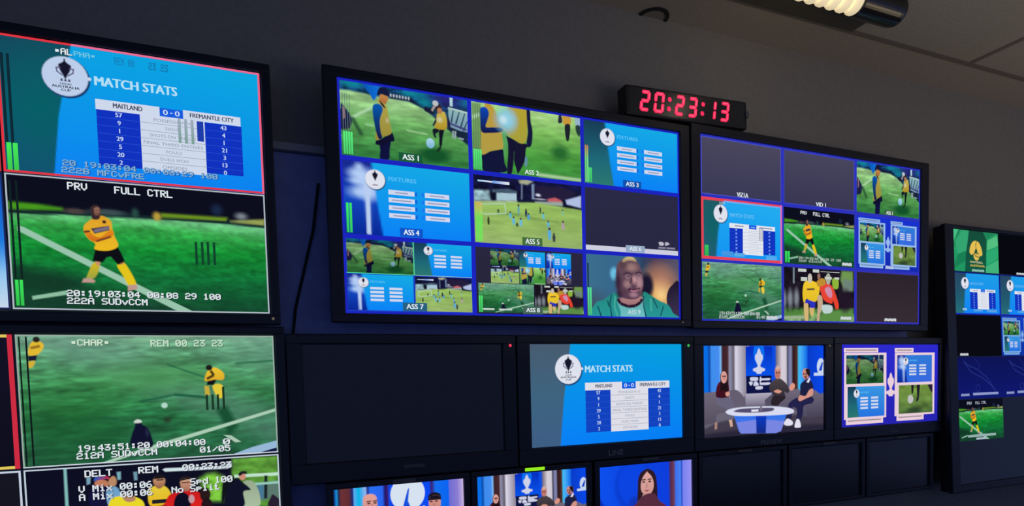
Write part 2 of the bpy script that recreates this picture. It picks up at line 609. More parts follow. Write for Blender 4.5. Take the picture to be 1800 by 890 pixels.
# --- the sports graphic with the round cup badge
def badge(c, ctr, r=.146, text=True, face=(222, 226, 238)):
    c.part('cup_badge')
    c.ell((ctr[0] + .004, ctr[1] + .01), r * 1.04, (25, 60, 110))
    c.ell(ctr, r, face)
    u, v = ctr
    k = r / .146
    def P(*a):
        return [(u + a[i] * k / ASP, v + a[i + 1] * k) for i in range(0, len(a), 2)]
    dark = (22, 22, 44)
    c.poly(P(-.003, -.128, .003, -.128, .004, -.1, -.004, -.1), dark)
    c.blob(P(0, -.112, .02, -.098, .04, -.082, .036, -.055, .026, -.03, .014, -.008, .005, .014, -.005, .014, -.014, -.008, -.026, -.03, -.036, -.055, -.04, -.082, -.02, -.098), dark)
    if text:
        c.path(P(.03, -.062, .054, -.058, .05, -.03, .018, -.006), .0045 * k, (90, 84, 124))
        c.path(P(-.03, -.062, -.054, -.058, -.05, -.03, -.018, -.006), .0045 * k, (90, 84, 124))
        for x in (-.024, 0, .024):
            c.poly(P(x - .004, .022, x + .004, .022, x + .006, .036, x - .006, .036), (70, 66, 96))
        c.text('HAHN', P(-.035, .05)[0], P(.035, .064)[0], (60, 60, 90), .03)
        c.text('AUSTRALIA', P(-.088, .07)[0], P(.088, .088)[0], dark, .035)
        c.text('CUP', P(-.03, .094)[0], P(.03, .112)[0], dark, .03)
    else:
        c.poly(P(-.03, .075, .03, .075, .04, .09, -.04, .09), (150, 130, 150))

def sky_panel(c, left, n=64, right=((10, 168, 220), (12, 128, 240)), lamp=False):
    s = c.soft(n)
    s.vgrad([(0, right[0]), (.55, tuple((a + b) / 2 for a, b in zip(*right))), (1, right[1])])
    s.mix(np.clip(.25 - s.u * .2, 0, 1), (20, 140, 250))
    d = (s.u - np.interp(s.v, [0, .55, 1], left['edge'])) * s.nu
    m = np.clip(.5 - d, 0, 1)
    b = Soft(s.nu, s.nv)
    b.vgrad(left['stops'])
    if 'tint' in left:
        b.ell(.14, .5, .1, .4, left['tint'], .9, .7)
    if lamp:
        b.vgrad([(0, (22, 40, 140)), (.5, (20, 70, 190)), (1, (8, 40, 150))])
        for cu, cv, ru, rv in ((.12, .07, .03, .05), (.10, .16, .06, .06), (.14, .2, .07, .1), (.10, .27, .06, .035), (.11, .42, .07, .07), (.19, .42, .07, .09), (.2, .3, .09, .16)):
            b.ell(cu, cv, ru, rv, (190, 215, 250), .7, .8)
        b.poly([(.155, .3), (.2, .3), (.197, 1.0), (.165, 1.0)], (185, 205, 240), .012)
    s.a = s.a * (1 - m[..., None]) + b.a * m[..., None]
    return s

TEAL = dict(edge=[.258, .2, .172], stops=[(0, (22, 70, 92)), (.5, (10, 92, 110)), (1, (22, 78, 116))], tint=(8, 96, 100))
SLATE = dict(edge=[.247, .2, .174], stops=[(0, (72, 92, 112)), (.5, (62, 100, 128)), (1, (62, 94, 132))])
GREEN_R = dict(edge=[.215, .255, .30], stops=[(0, (24, 60, 86)), (.6, (30, 104, 120)), (1, (44, 120, 112))])
LAMP = dict(edge=[.215, .25, .287], stops=[(0, (22, 40, 140)), (1, (8, 40, 150))])

ROWS = [('57', 'POSSESSION %', '43'), ('9', 'SHOTS', '4'), ('1', 'SHOTS ON TARGET', '1'), ('29', 'FINAL THIRD ENTRIES', '21'), ('5', 'FOULS', '3'), ('20', 'DUELS WON', '13'), ('2', 'OFFSIDES', '0')]
def stats(c, left, detail=2, right=((10, 168, 220), (12, 128, 240)), white=(226, 230, 240), blue=(16, 50, 190), face=(222, 226, 238)):
    c.ground(sky_panel(c, left, 200 if detail > 1 else 64, right))
    badge(c, (.232, .246), text=detail > 1, face=face)
    if detail:
        c.part('title')
        if detail > 1:
            c.ell((.318, .243), .012, white)
            c.text('MATCH STATS', (.338, .213), (.65, .282), (178, 222, 244), .04)
        else:
            c.text('MATCH STATS', (.345, .22), (.64, .28), (130, 200, 240), .01)
    c.part('stats_table')
    ro = .0
    c.rect_((.337, .455), (.504, .885), blue)
    c.rect_((.755, .46), (.912, .868), blue)
    c.rect_((.577, .39), (.672, .455), (24, 92, 222))
    c.rect_((.335, .384), (.578, .462), white)
    c.rect_((.671, .384), (.909, .458), white)
    c.rect_((.5, .455), (.757, .89), white)
    for i, (a, t, b) in enumerate(ROWS):
        v = .46 + i * .0608
        if i:
            c.rect_((.337, v - .003), (.504, v), (44, 90, 215))
            c.rect_((.755, v - .003), (.912, v), (44, 90, 215))
            c.rect_((.5, v - .004), (.757, v), (150, 160, 180))
        if detail > 1:
            c.word(a, (.42, v + .028), .034, (190, 210, 240), .03)
            c.word(b, (.835, v + .028), .034, (190, 210, 240), .03)
            w = .0062 * len(t)
            c.text(t, (.628 - w, v + .018), (.628 + w, v + .042), (140, 146, 165), .0)
        else:
            c.rect_((.408, v + .015), (.43, v + .042), (120, 160, 235))
            c.rect_((.825, v + .015), (.845, v + .042), (120, 160, 235))
            c.rect_((.57, v + .026), (.69, v + .034), (190, 196, 212))
    if detail > 1:
        c.text('MAITLAND', (.401, .402), (.511, .438), (50, 54, 82), .025)
        c.text('FREMANTLE CITY', (.699, .402), (.88, .436), (50, 54, 82), .025)
        c.text('0', (.592, .402), (.61, .442), (210, 225, 245), .02)
        c.text('-', (.62, .42), (.629, .427), (210, 225, 245), .0)
        c.text('0', (.639, .402), (.657, .442), (210, 225, 245), .02)
    else:
        c.rect_((.40, .415), (.51, .432), (130, 136, 160))
        c.rect_((.71, .412), (.87, .43), (130, 136, 160))
        c.rect_((.6, .42), (.65, .432), (150, 190, 245))

def fixtures(c, left, detail=1, lamp=False, right=((20, 172, 226), (10, 128, 246))):
    c.ground(sky_panel(c, left, 64, right, lamp))
    badge(c, (.24, .226), .135, text=False)
    c.part('title')
    c.text('FIXTURES', (.343, .168), (.56, .225), (96, 196, 245), .02)
    c.part('fixture_list')
    for i in range(4):
        v = .348 + .1085 * i
        for a, b, k in ((.338, .543, 0), (.627, .826, 1)):
            c.rect_((a, v), (b, v + .066), (206, 214, 238))
            if detail:
                w = (.05, .06, .078, .08, .075, .082, .07, .06)[i * 2 + k]
                m = (a + b) / 2
                c.rect_((m - w, v + .026), (m + w, v + .042), (150, 150, 180))
        if detail:
            c.rect_((.548, v + .005), (.563, v + .06), (20, 96, 214))
            c.rect_((.6, v + .005), (.618, v + .06), (24, 120, 240))

# --- a warm-up seen from the touchline: tall figure in a bib, a second one juggling a ball
def touchline(c, detail=1, dark=1.0):
    s = c.soft(112)
    k = dark
    def D(*t):
        return tuple(x * k for x in t)
    s.vgrad([(0, D(170, 206, 150)), (.3, D(140, 192, 124)), (.55, D(92, 158, 84)), (1, D(46, 118, 58))])
    s.noise(14, 26, .10, 2, .4)
    s.noise(5, 14, .12, 5, .2)
    edge = [(-0.007,0.128),(0.077,0.118),(0.218,0.136),(0.374,0.146),(0.523,0.151),(0.634,0.218),(0.704,0.295),(0.838,0.471),(1,0.655)]
    top = 1 - s.below(edge, .012)
    b = Soft(s.nu, s.nv)
    b.vgrad([(0, D(20, 70, 120)), (.25, D(24, 62, 92)), (.5, D(30, 50, 96)), (1, D(26, 44, 70))])
    b.noise(26, 30, .45, 8)
    for p in [(0.074,0.011),(0.117,-0.019),(0.638,-0.021),(0.847,-0.062),(0.985,0.028),(0.656,0.118),(0.535,0.026)]:
        b.ell(p[0], p[1], .07, .06, D(14, 136, 150), .6, .8)
    b.ell(*(0.835,0.014), .12, .12, D(44, 34, 120), .7, .9)
    b.ell(*(0.912,0.49), .12, .16, D(24, 38, 60), .5, 1)
    b.poly([(0.365,0.083),(0.534,0.089),(0.624,0.199),(0.523,0.154),(0.374,0.151)], D(20, 28, 60), .012)
    s.mix(top, (0, 0, 0))
    s.a = s.a + b.a * top[..., None]
    s.line(*[(0.079,0.485),(0.229,0.313)], .036, D(172, 214, 170), .012)
    s.line(*[(0.186,0.553),(0.244,0.553)], .022, D(150, 200, 150), .01)
    s.line(*[(0.503,0.555),(0.658,0.572)], .02, D(160, 204, 150), .008)
    s.line(*[(0.088,0.497),(0.146,0.682)], .05, D(40, 78, 50), .02, .9)
    s.ell(*(0.72,0.86), .12, .1, D(18, 80, 40), .35, .95)
    c.ground(s)
    if detail:
        c.part('advertising_board')
        for i in range(7):
            p = [(0.382,0.099),(0.522,0.105)]
            u = p[0][0] + (p[1][0] - p[0][0]) * i / 6
            v = p[0][1] + (p[1][1] - p[0][1]) * i / 6
            c.ell((u, v), .022, D(160, 178, 190), .007)
    c.part('flag')
    c.blob([(0.178,-0.003),(0.251,-0.05),(0.29,0.043),(0.254,0.202),(0.219,0.116),(0.187,0.055)], D(10, 84, 176), D(16, 110, 214), 0)
    c.part('fence')
    c.poly([(0.84,0.152),(1,0.192),(0.999,0.466),(0.924,0.456),(0.857,0.422),(0.841,0.261)], D(138, 180, 182), D(120, 150, 176))
    for a in ([(0.862,0.355),(0.884,0.162)], [(0.9,0.368),(0.935,0.171)], [(0.938,0.425),(0.981,0.181)], [(0.963,0.452),(0.998,0.31)]):
        c.line(a[0], a[1], .025, D(44, 72, 92), .012)
    c.line(*[(0.836,0.367),(0.989,0.434)], .03, D(60, 66, 120))
    c.line(*[(0.84,0.152),(1,0.186)], .02, D(180, 205, 196))
    for a in ([(0.876,0.473),(0.872,0.573)], [(0.895,0.474),(0.891,0.58)], [(0.922,0.567),(0.961,0.575)]):
        c.line(a[0], a[1], .02, D(150, 168, 176))
    c.line(*[(0.867,-0.02),(0.866,0.123)], .04, D(176, 210, 220))
    c.part('bystander')
    c.blob([(0.003,0.33),(0.024,0.333),(0.079,0.482),(0.068,0.622),(0.019,0.655),(-0.001,0.639)], D(34, 34, 84), D(30, 30, 60))
    c.poly([(0.018,0.343),(0.031,0.357),(0.032,0.494),(0.016,0.532)], D(150, 110, 120))
    c.part('player')
    c.blob([(0.287,0.744),(0.367,0.713),(0.36,0.863),(0.351,0.992),(0.286,1),(0.286,0.88)], D(16, 18, 62))
    c.blob([(0.256,0.757),(0.287,0.732),(0.336,0.671),(0.373,0.623),(0.389,0.631),(0.399,0.724),(0.368,0.748),(0.313,0.8),(0.259,0.81)], D(16, 16, 46))
    c.blob([(0.278,0.188),(0.311,0.204),(0.348,0.261),(0.356,0.345),(0.369,0.49),(0.376,0.627),(0.309,0.692),(0.289,0.731),(0.253,0.74),(0.259,0.64),(0.286,0.462),(0.309,0.345),(0.29,0.252)], D(176, 162, 76), D(150, 138, 56))
    c.blob([(0.243,0.279),(0.277,0.244),(0.31,0.269),(0.316,0.329),(0.3,0.409),(0.291,0.497),(0.296,0.631),(0.306,0.7),(0.283,0.733),(0.263,0.651),(0.249,0.52),(0.24,0.388)], D(6, 88, 172), D(20, 22, 66))
    c.blob([(0.307,0.101),(0.347,0.102),(0.363,0.146),(0.354,0.192),(0.338,0.234),(0.311,0.216),(0.291,0.197)], D(196, 140, 70), D(170, 104, 60))
    c.blob([(0.28,0.086),(0.298,0.025),(0.329,0.004),(0.359,0.029),(0.372,0.085),(0.361,0.122),(0.313,0.106),(0.279,0.121)], D(20, 26, 60))
    c.poly([(0.288,0.192),(0.324,0.243),(0.337,0.283),(0.33,0.291),(0.304,0.242)], D(16, 20, 40))
    if detail:
        c.glow((0.349,0.458), .05, D(190, 176, 140), .9, .02)
    c.part('player')
    c.blob([(0.706,0.494),(0.733,0.469),(0.758,0.482),(0.752,0.524),(0.729,0.554),(0.736,0.605),(0.719,0.6),(0.708,0.55)], D(20, 26, 40))
    c.blob([(0.759,0.49),(0.802,0.466),(0.789,0.57),(0.778,0.705),(0.758,0.711),(0.758,0.6)], D(18, 22, 34))
    c.blob([(0.732,0.794),(0.757,0.726),(0.774,0.719),(0.768,0.762),(0.747,0.801)], D(24, 50, 36))
    c.blob([(0.8,0.25),(0.825,0.288),(0.851,0.363),(0.838,0.421),(0.827,0.375),(0.811,0.313)], D(30, 26, 70))
    c.blob([(0.736,0.321),(0.741,0.374),(0.715,0.441),(0.707,0.428),(0.725,0.367)], D(40, 36, 60))
    c.blob([(0.748,0.259),(0.8,0.217),(0.819,0.267),(0.827,0.364),(0.814,0.468),(0.727,0.467),(0.74,0.375)], D(196, 178, 78), D(176, 146, 40))
    c.glow((0.765,0.341), .06, D(206, 202, 160), .9, .035)
    c.ell((0.76,0.173), .062, D(44, 36, 44), .026)
    c.ell((0.768,0.215), .045, D(176, 120, 80), .02)
    c.part('bystander')
    c.ell((0.735,0.117), .04, D(184, 190, 196), .024)
    c.line(*[(0.7,0.244),(0.729,0.154)], .03, D(168, 150, 150))
    c.blob([(0.645,0.204),(0.666,0.187),(0.724,0.259),(0.718,0.277),(0.681,0.265),(0.647,0.246)], D(26, 26, 52))
    c.part('ball')
    c.ell((0.684,0.695), .072, D(170, 212, 232), .034, col2=D(120, 180, 210))

# --- lone player in yellow with folded arms on a long pitch
def lone_player(c, detail=1):
    s = c.soft(144)
    s.vgrad([(0, (12, 14, 30)), (1, (12, 14, 30))])
    horizon = [(0.002,0.293),(0.243,0.273),(0.531,0.268),(0.764,0.261),(0.999,0.275)]
    g = Soft(s.nu, s.nv)
    g.vgrad([(0, (140, 206, 160)), (.26, (122, 200, 140)), (.36, (50, 160, 70)), (.52, (20, 136, 50)), (.72, (18, 112, 54)), (1, (22, 70, 46))])
    g.noise(46, 60, .12, 3)
    g.noise(10, 26, .12, 9, .3)
    g.mix(np.clip((g.u - .55) * 1.2, 0, 1) * np.clip((g.v - .62) * 2, 0, .55), (12, 80, 50))
    g.mix(np.clip((g.u - .6) * 1.4, 0, .6) * np.clip((.45 - g.v) * 4, 0, 1), (120, 190, 150))
    m = s.below(horizon, .006)
    s.mix(m, (0, 0, 0))
    s.a += g.a * m[..., None]
    s.poly([(0.005,0.206),(0.109,0.211),(0.196,0.226),(0.196,0.248),(0.003,0.269)], (70, 150, 30), .012)
    s.poly([(0.003,0.269),(0.244,0.248),(0.532,0.241),(0.765,0.239),(1,0.251),(0.999,0.275),(0.764,0.264),(0.532,0.262),(0.243,0.276),(0.002,0.293)], (18, 40, 44), .006)
    s.poly([(0.563,0.212),(0.838,0.21),(0.829,0.24),(0.562,0.249)], (104, 140, 34), .006)
    s.poly([(0.846,0.235),(0.997,0.203),(0.995,0.256),(0.845,0.247)], (150, 160, 84), .008)
    for x, y, r, col in ((500, 215, .03, (66, 64, 70)), (620, 222, .035, (40, 70, 66)), (390, 212, .03, (84, 70, 66)), (705, 222, .02, (60, 120, 100)), (1130, 206, .025, (40, 72, 112)), (1140, 215, .03, (50, 90, 120))):
        pass
    s.ell(*(0.357,0.236), .07, .022, (70, 92, 92), .4, .8)
    s.ell(*(0.237,0.245), .04, .02, (90, 76, 70), .4, .8)
    s.ell(*(0.462,0.227), .014, .035, (50, 100, 84), .5, .7)
    s.ell(*(0.791,0.156), .022, .045, (30, 50, 84), .5, .7)
    s.ell(*(0.894,0.193), .025, .028, (150, 160, 166), .6, .8)
    s.ell(*(0.546,0.242), .016, .034, (190, 160, 60), .4, .95)
    s.poly([(0.001,0.656),(0.115,0.703),(0.25,0.758),(0.276,0.837),(0.157,0.888),(-0.002,0.882)], (18, 52, 38), .05, .85)
    s.poly([(-0.002,0.882),(0.185,0.872),(0.484,0.931),(0.666,0.993),(-0.006,0.989)], (22, 56, 44), .04, .7)
    c.ground(s)
    c.part('pitch_line')
    c.poly([(0.034,0.376),(0.058,0.393),(0.443,0.774),(0.672,0.993),(0.611,0.995),(0.399,0.785),(0.032,0.416)], (152, 196, 172))
    c.poly([(0.068,0.901),(0.192,0.851),(0.191,0.883),(0.07,0.927)], (140, 190, 160))
    c.part('player')
    c.blob([(0.292,0.638),(0.313,0.626),(0.315,0.67),(0.302,0.733),(0.282,0.763),(0.264,0.764),(0.276,0.699)], (214, 186, 30), (150, 160, 70))
    c.blob([(0.303,0.613),(0.319,0.612),(0.317,0.647),(0.305,0.646)], (200, 140, 110))
    c.blob([(0.382,0.644),(0.406,0.617),(0.431,0.687),(0.451,0.787),(0.423,0.8),(0.403,0.725)], (226, 196, 28))
    c.blob([(0.393,0.615),(0.406,0.612),(0.407,0.628),(0.39,0.638)], (180, 120, 80))
    c.poly([(0.255,0.756),(0.278,0.751),(0.297,0.767),(0.293,0.785),(0.248,0.786)], (190, 150, 140))
    c.poly([(0.419,0.796),(0.452,0.789),(0.456,0.823),(0.418,0.841)], (190, 150, 140))
    c.poly([(0.303,0.528),(0.352,0.526),(0.386,0.492),(0.4,0.546),(0.413,0.609),(0.386,0.639),(0.36,0.579),(0.344,0.587),(0.329,0.626),(0.291,0.617),(0.299,0.565)], (14, 14, 22))
    c.blob([(0.268,0.351),(0.295,0.3),(0.317,0.285),(0.334,0.266),(0.367,0.299),(0.372,0.369),(0.378,0.416),(0.39,0.494),(0.352,0.533),(0.303,0.528),(0.305,0.485),(0.283,0.452),(0.268,0.406)], (222, 160, 44), (236, 186, 34))
    c.blob([(0.268,0.393),(0.279,0.384),(0.305,0.425),(0.329,0.429),(0.365,0.37),(0.377,0.402),(0.355,0.439),(0.324,0.463),(0.303,0.471),(0.282,0.449)], (224, 136, 28), (206, 110, 26))
    c.line(*[(0.266,0.4),(0.288,0.39)], .012, (90, 60, 40))
    c.poly([(0.31,0.458),(0.364,0.418),(0.365,0.43),(0.311,0.47)], (110, 60, 40))
    c.poly([(0.292,0.37),(0.359,0.341),(0.361,0.374),(0.305,0.408)], (54, 44, 66))
    if detail:
        for i in range(6):
            p = [(0.309,0.386),(0.355,0.359)]
            c.ell((p[0][0] + (p[1][0] - p[0][0]) * i / 5, p[0][1] + (p[1][1] - p[0][1]) * i / 5), .012, (120, 110, 130), .006)
        c.ell((0.343,0.313), .012, (60, 40, 30), .007)
    c.blob([(0.3,0.266),(0.326,0.253),(0.328,0.284),(0.316,0.3),(0.299,0.294)], (60, 40, 46))
    c.blob([(0.295,0.214),(0.304,0.193),(0.321,0.187),(0.331,0.209),(0.331,0.242),(0.325,0.269),(0.313,0.276),(0.3,0.266),(0.297,0.24)], (58, 40, 44))
    c.blob([(0.308,0.217),(0.321,0.203),(0.329,0.218),(0.329,0.246),(0.321,0.266),(0.31,0.261)], (150, 108, 92), (120, 80, 66))
    if detail:
        c.rect_((0.311,0.226), (0.327,0.229), (70, 46, 44))
        c.rect_((0.316,0.253), (0.324,0.256), (80, 44, 44))

# --- high view of a player waiting on the pitch
def far_pitch(c, detail=1):
    s = grass(c, [(0, (118, 164, 134)), (.12, (90, 150, 112)), (.4, (56, 130, 76)), (.65, (38, 106, 64)), (1, (36, 90, 62))], 160, 14, 40, .17, .6, 4)
    s.noise(24, 60, .14, 12, .8)
    s.mix(np.clip(.6 - np.abs(s.u * .8 - s.v * .9 - .1) * 2.6, 0, .42), (112, 156, 142))
    s.mix(np.clip((s.u - .62) * 1.6, 0, .5) * np.clip((.5 - s.v) * 3, 0, 1), (104, 152, 134))
    s.ell(.18, .6, .14, .12, (40, 118, 52), .8, .5)
    s.ell(.5, .32, .2, .1, (60, 142, 66), .8, .5)
    s.poly([(0.034,0.655),(0.231,0.577),(0.395,0.72),(0.357,0.976),(0.06,0.984)], (22, 84, 44), .08, .5)
    for a, b, w in ((*[(0.439,0.524),(0.577,0.479)], .014), (*[(0.577,0.479),(0.701,0.508)], .02), (*[(0.833,0.231),(0.994,0.213)], .012), (*[(0.551,0.234),(0.697,0.342)], .008), (*[(0.289,0.646),(0.35,0.659)], .01)):
        s.line(a, b, w, (26, 86, 62), .006)
    s.poly([(0.741,0.615),(0.785,0.584),(0.817,0.707),(0.829,0.76),(0.788,0.834),(0.765,0.72)], (20, 74, 46), .02, .9)
    s.ell(*(0.539,0.68), .014, .022, (40, 60, 40), .5, .9)
    c.ground(s)
    c.part('pitch_line')
    c.poly([(0.28,0.994),(0.47,0.883),(0.997,0.62),(0.998,0.645),(0.534,0.882),(0.31,0.999)], (170, 205, 180))
    c.poly([(0.764,0.826),(0.797,0.834),(0.839,0.891),(0.813,0.893)], (170, 200, 180))
    c.poly([(0.792,1),(0.891,0.94),(1.01,0.894),(1.01,1.02)], (150, 184, 214))
    c.poly([(0.881,1.01),(1.01,0.954),(1.01,1),(0.935,1.02)], (18, 26, 70))
    c.part('player')
    c.blob([(0.041,0.149),(0.052,0.065),(0.077,0.045),(0.095,0.07),(0.093,0.104),(0.071,0.153)], (226, 186, 50))
    c.ell((0.072,0.036), .022, (40, 34, 30))
    c.poly([(0.039,0.161),(0.071,0.153),(0.067,0.192),(0.041,0.198)], (24, 24, 50))
    c.blob([(0.04,0.204),(0.063,0.198),(0.053,0.244),(0.036,0.244)], (210, 176, 60))
    c.line(*[(0.051,0.1),(0.083,0.085)], .02, (150, 110, 40))
    c.part('player')
    c.poly([(0.695,0.413),(0.714,0.414),(0.717,0.487),(0.697,0.497)], (196, 170, 60))
    c.blob([(0.729,0.411),(0.769,0.409),(0.77,0.507),(0.746,0.507)], (226, 200, 60))
    c.poly([(0.704,0.406),(0.712,0.363),(0.748,0.358),(0.734,0.408)], (16, 20, 26))
    c.blob([(0.697,0.367),(0.711,0.292),(0.742,0.263),(0.777,0.308),(0.775,0.365),(0.739,0.364),(0.713,0.373)], (234, 196, 52), (222, 170, 40))
    c.path([(0.707,0.356),(0.736,0.327),(0.724,0.289)], .02, (70, 54, 24))
    c.ell((0.718,0.264), .024, (30, 28, 28))
    c.part('referee')
    c.blob([(0.392,0.882),(0.398,0.785),(0.409,0.731),(0.415,0.689),(0.432,0.681),(0.441,0.711),(0.459,0.739),(0.47,0.792),(0.473,0.892)], (16, 18, 46))
    c.glow((0.457,0.775), .05, (40, 46, 76), .7, .012)
    c.blob([(0.41,0.679),(0.423,0.667),(0.437,0.678),(0.435,0.694),(0.411,0.695)], (204, 214, 204))
    c.part('ball')
    c.ell((0.53,0.563), .022, (176, 214, 200))

# --- team mates and rivals standing together
def crowd(c, detail=1):
    s = c.soft(128)
    s.vgrad([(0, (14, 14, 34)), (1, (16, 16, 40))])
    right = s.below([(0.4,0.31),(0.582,0.342),(0.632,0.215),(0.688,0.128),(0.768,-0.027),(0.998,-0.013)], .004)
    g = Soft(s.nu, s.nv)
    g.vgrad([(0, (60, 130, 44)), (.2, (112, 172, 60)), (.45, (84, 164, 46)), (1, (110, 190, 70))])
    g.noise(24, 30, .25, 6)
    s.poly([(0.795,0.011),(0.997,0.016),(1,0.461),(0.785,0.421)], (90, 150, 56), .01)
    s.poly([(0.653,0.163),(0.685,0.127),(0.723,0.119),(0.757,0.158),(0.748,0.372),(0.682,0.36)], (116, 184, 60), .02)
    s.noise(26, 30, .2, 6, mask=np.clip((s.u - .55) * 6, 0, 1))
    s.poly([(0.882,0.248),(1,0.238),(1,0.389),(0.886,0.383)], (90, 120, 110), .02)
    s.poly([(0.889,0.256),(0.933,0.256),(0.93,0.376),(0.894,0.377)], (70, 120, 150), .02)
    s.poly([(-0.08,-0.016),(-0.045,-0.017),(-0.054,0.261),(-0.088,0.254)], (26, 26, 36), .01)
    s.ell(.62, .8, .3, .2, (40, 20, 30), .5, .7)
    s.ell(.3, .9, .2, .3, (60, 70, 60), .5, .6)
    c.ground(s)
    c.part('post')
    c.line(*[(0.144,0.003),(0.143,0.297)], .018, (130, 186, 186), .02)
    c.part('post')
    c.poly([(0.332,0.061),(0.347,0.06),(0.346,0.12),(0.334,0.124)], (120, 170, 180))
    c.part('post')
    c.poly([(0.395,0.07),(0.409,0.069),(0.409,0.136),(0.397,0.137)], (110, 150, 170))
    c.part('post')
    c.poly([(0.219,0.082),(0.235,0.081),(0.231,0.139),(0.219,0.144)], (120, 160, 180))
    c.part('handrail')
    c.line(*[(0.802,0.165),(1,0.174)], .025, (190, 225, 200))
    c.line(*[(0.94,0.179),(0.934,0.377)], .025, (26, 36, 40))
    c.line(*[(0.886,0.245),(0.999,0.245)], .02, (150, 200, 190))
    c.part('supporter')
    c.blob([(0.248,0.13),(0.266,0.108),(0.292,0.124),(0.3,0.157),(0.276,0.172),(0.253,0.162)], (190, 120, 90))
    c.blob([(0.246,0.117),(0.252,0.087),(0.276,0.078),(0.296,0.087),(0.304,0.113),(0.278,0.103),(0.257,0.116)], (40, 90, 190), (190, 40, 60), 0)
    c.blob([(0.232,0.189),(0.265,0.163),(0.294,0.174),(0.313,0.228),(0.319,0.329),(0.229,0.313)], (20, 20, 60))
    c.part('supporter')
    c.blob([(0.301,0.119),(0.317,0.09),(0.328,0.111),(0.328,0.155),(0.311,0.177),(0.3,0.157)], (186, 136, 100))
    c.blob([(0.29,0.199),(0.321,0.172),(0.34,0.22),(0.343,0.334),(0.296,0.325)], (110, 160, 200))
    c.part('player')
    c.blob([(0.451,0.212),(0.477,0.196),(0.506,0.194),(0.531,0.239),(0.539,0.321),(0.505,0.355),(0.451,0.345)], (226, 204, 60), (230, 180, 30))
    c.blob([(0.47,0.142),(0.486,0.118),(0.511,0.128),(0.517,0.163),(0.509,0.202),(0.489,0.219),(0.474,0.189)], (206, 160, 120), (150, 96, 70))
    c.blob([(0.47,0.139),(0.483,0.109),(0.505,0.111),(0.518,0.137),(0.501,0.135),(0.482,0.137)], (30, 22, 26))
    c.rect_((0.482,0.142), (0.511,0.154), (90, 60, 50))
    c.rect_((0.461,0.307), (0.522,0.338), (30, 30, 40))
    c.part('player')
    c.blob([(0.516,0.33),(0.53,0.279),(0.571,0.252),(0.624,0.254),(0.66,0.295),(0.671,0.393),(0.515,0.364)], (200, 26, 30), (220, 36, 32))
    c.blob([(0.576,0.179),(0.587,0.146),(0.617,0.151),(0.62,0.199),(0.614,0.246),(0.597,0.257),(0.581,0.234)], (206, 160, 130), (170, 110, 90))
    c.blob([(0.576,0.172),(0.582,0.142),(0.6,0.132),(0.62,0.148),(0.62,0.162),(0.59,0.154)], (36, 26, 30))
    c.rect_((0.582,0.18), (0.614,0.191), (100, 70, 64))
    c.part('player')
    c.blob([(0.293,0.325),(0.309,0.265),(0.351,0.253),(0.393,0.267),(0.423,0.304),(0.431,0.35),(0.421,0.361),(0.295,0.338)], (232, 216, 40))
    c.blob([(0.351,0.266),(0.363,0.249),(0.39,0.26),(0.398,0.293),(0.374,0.308),(0.356,0.292)], (180, 130, 100))
    c.part('referee')
    c.blob([(0.548,0.336),(0.56,0.284),(0.584,0.265),(0.606,0.292),(0.615,0.348),(0.607,0.388),(0.551,0.377)], (14, 14, 34))
    c.ell((0.619,0.325), .035, (196, 150, 160), .012)
    c.part('coach')
    c.blob([(0.836,0.233),(0.869,0.21),(0.893,0.25),(0.909,0.344),(0.903,0.435),(0.831,0.422)], (150, 168, 140), (170, 190, 160))
    c.blob([(0.779,0.252),(0.791,0.198),(0.816,0.181),(0.836,0.219),(0.87,0.288),(0.838,0.304),(0.838,0.424),(0.757,0.409)], (16, 18, 40))
    c.blob([(0.743,0.371),(0.752,0.22),(0.771,0.154),(0.799,0.165),(0.797,0.213),(0.771,0.265),(0.751,0.373)], (14, 20, 26))
    c.blob([(0.823,0.161),(0.838,0.143),(0.85,0.158),(0.848,0.193),(0.835,0.202),(0.825,0.186)], (206, 140, 120))
    c.blob([(0.819,0.154),(0.831,0.128),(0.853,0.131),(0.856,0.152),(0.841,0.15),(0.827,0.165)], (26, 26, 36))
    c.part('bystander')
    c.blob([(0.956,0.374),(0.967,0.347),(0.989,0.38),(1,0.403),(0.995,0.452),(0.943,0.443)], (40, 30, 50))
    c.part('bystander')
    c.ell((0.676,0.297), .06, (40, 26, 26), .022)
    c.blob([(0.658,0.39),(0.673,0.324),(0.693,0.335),(0.706,0.399)], (36, 20, 30))

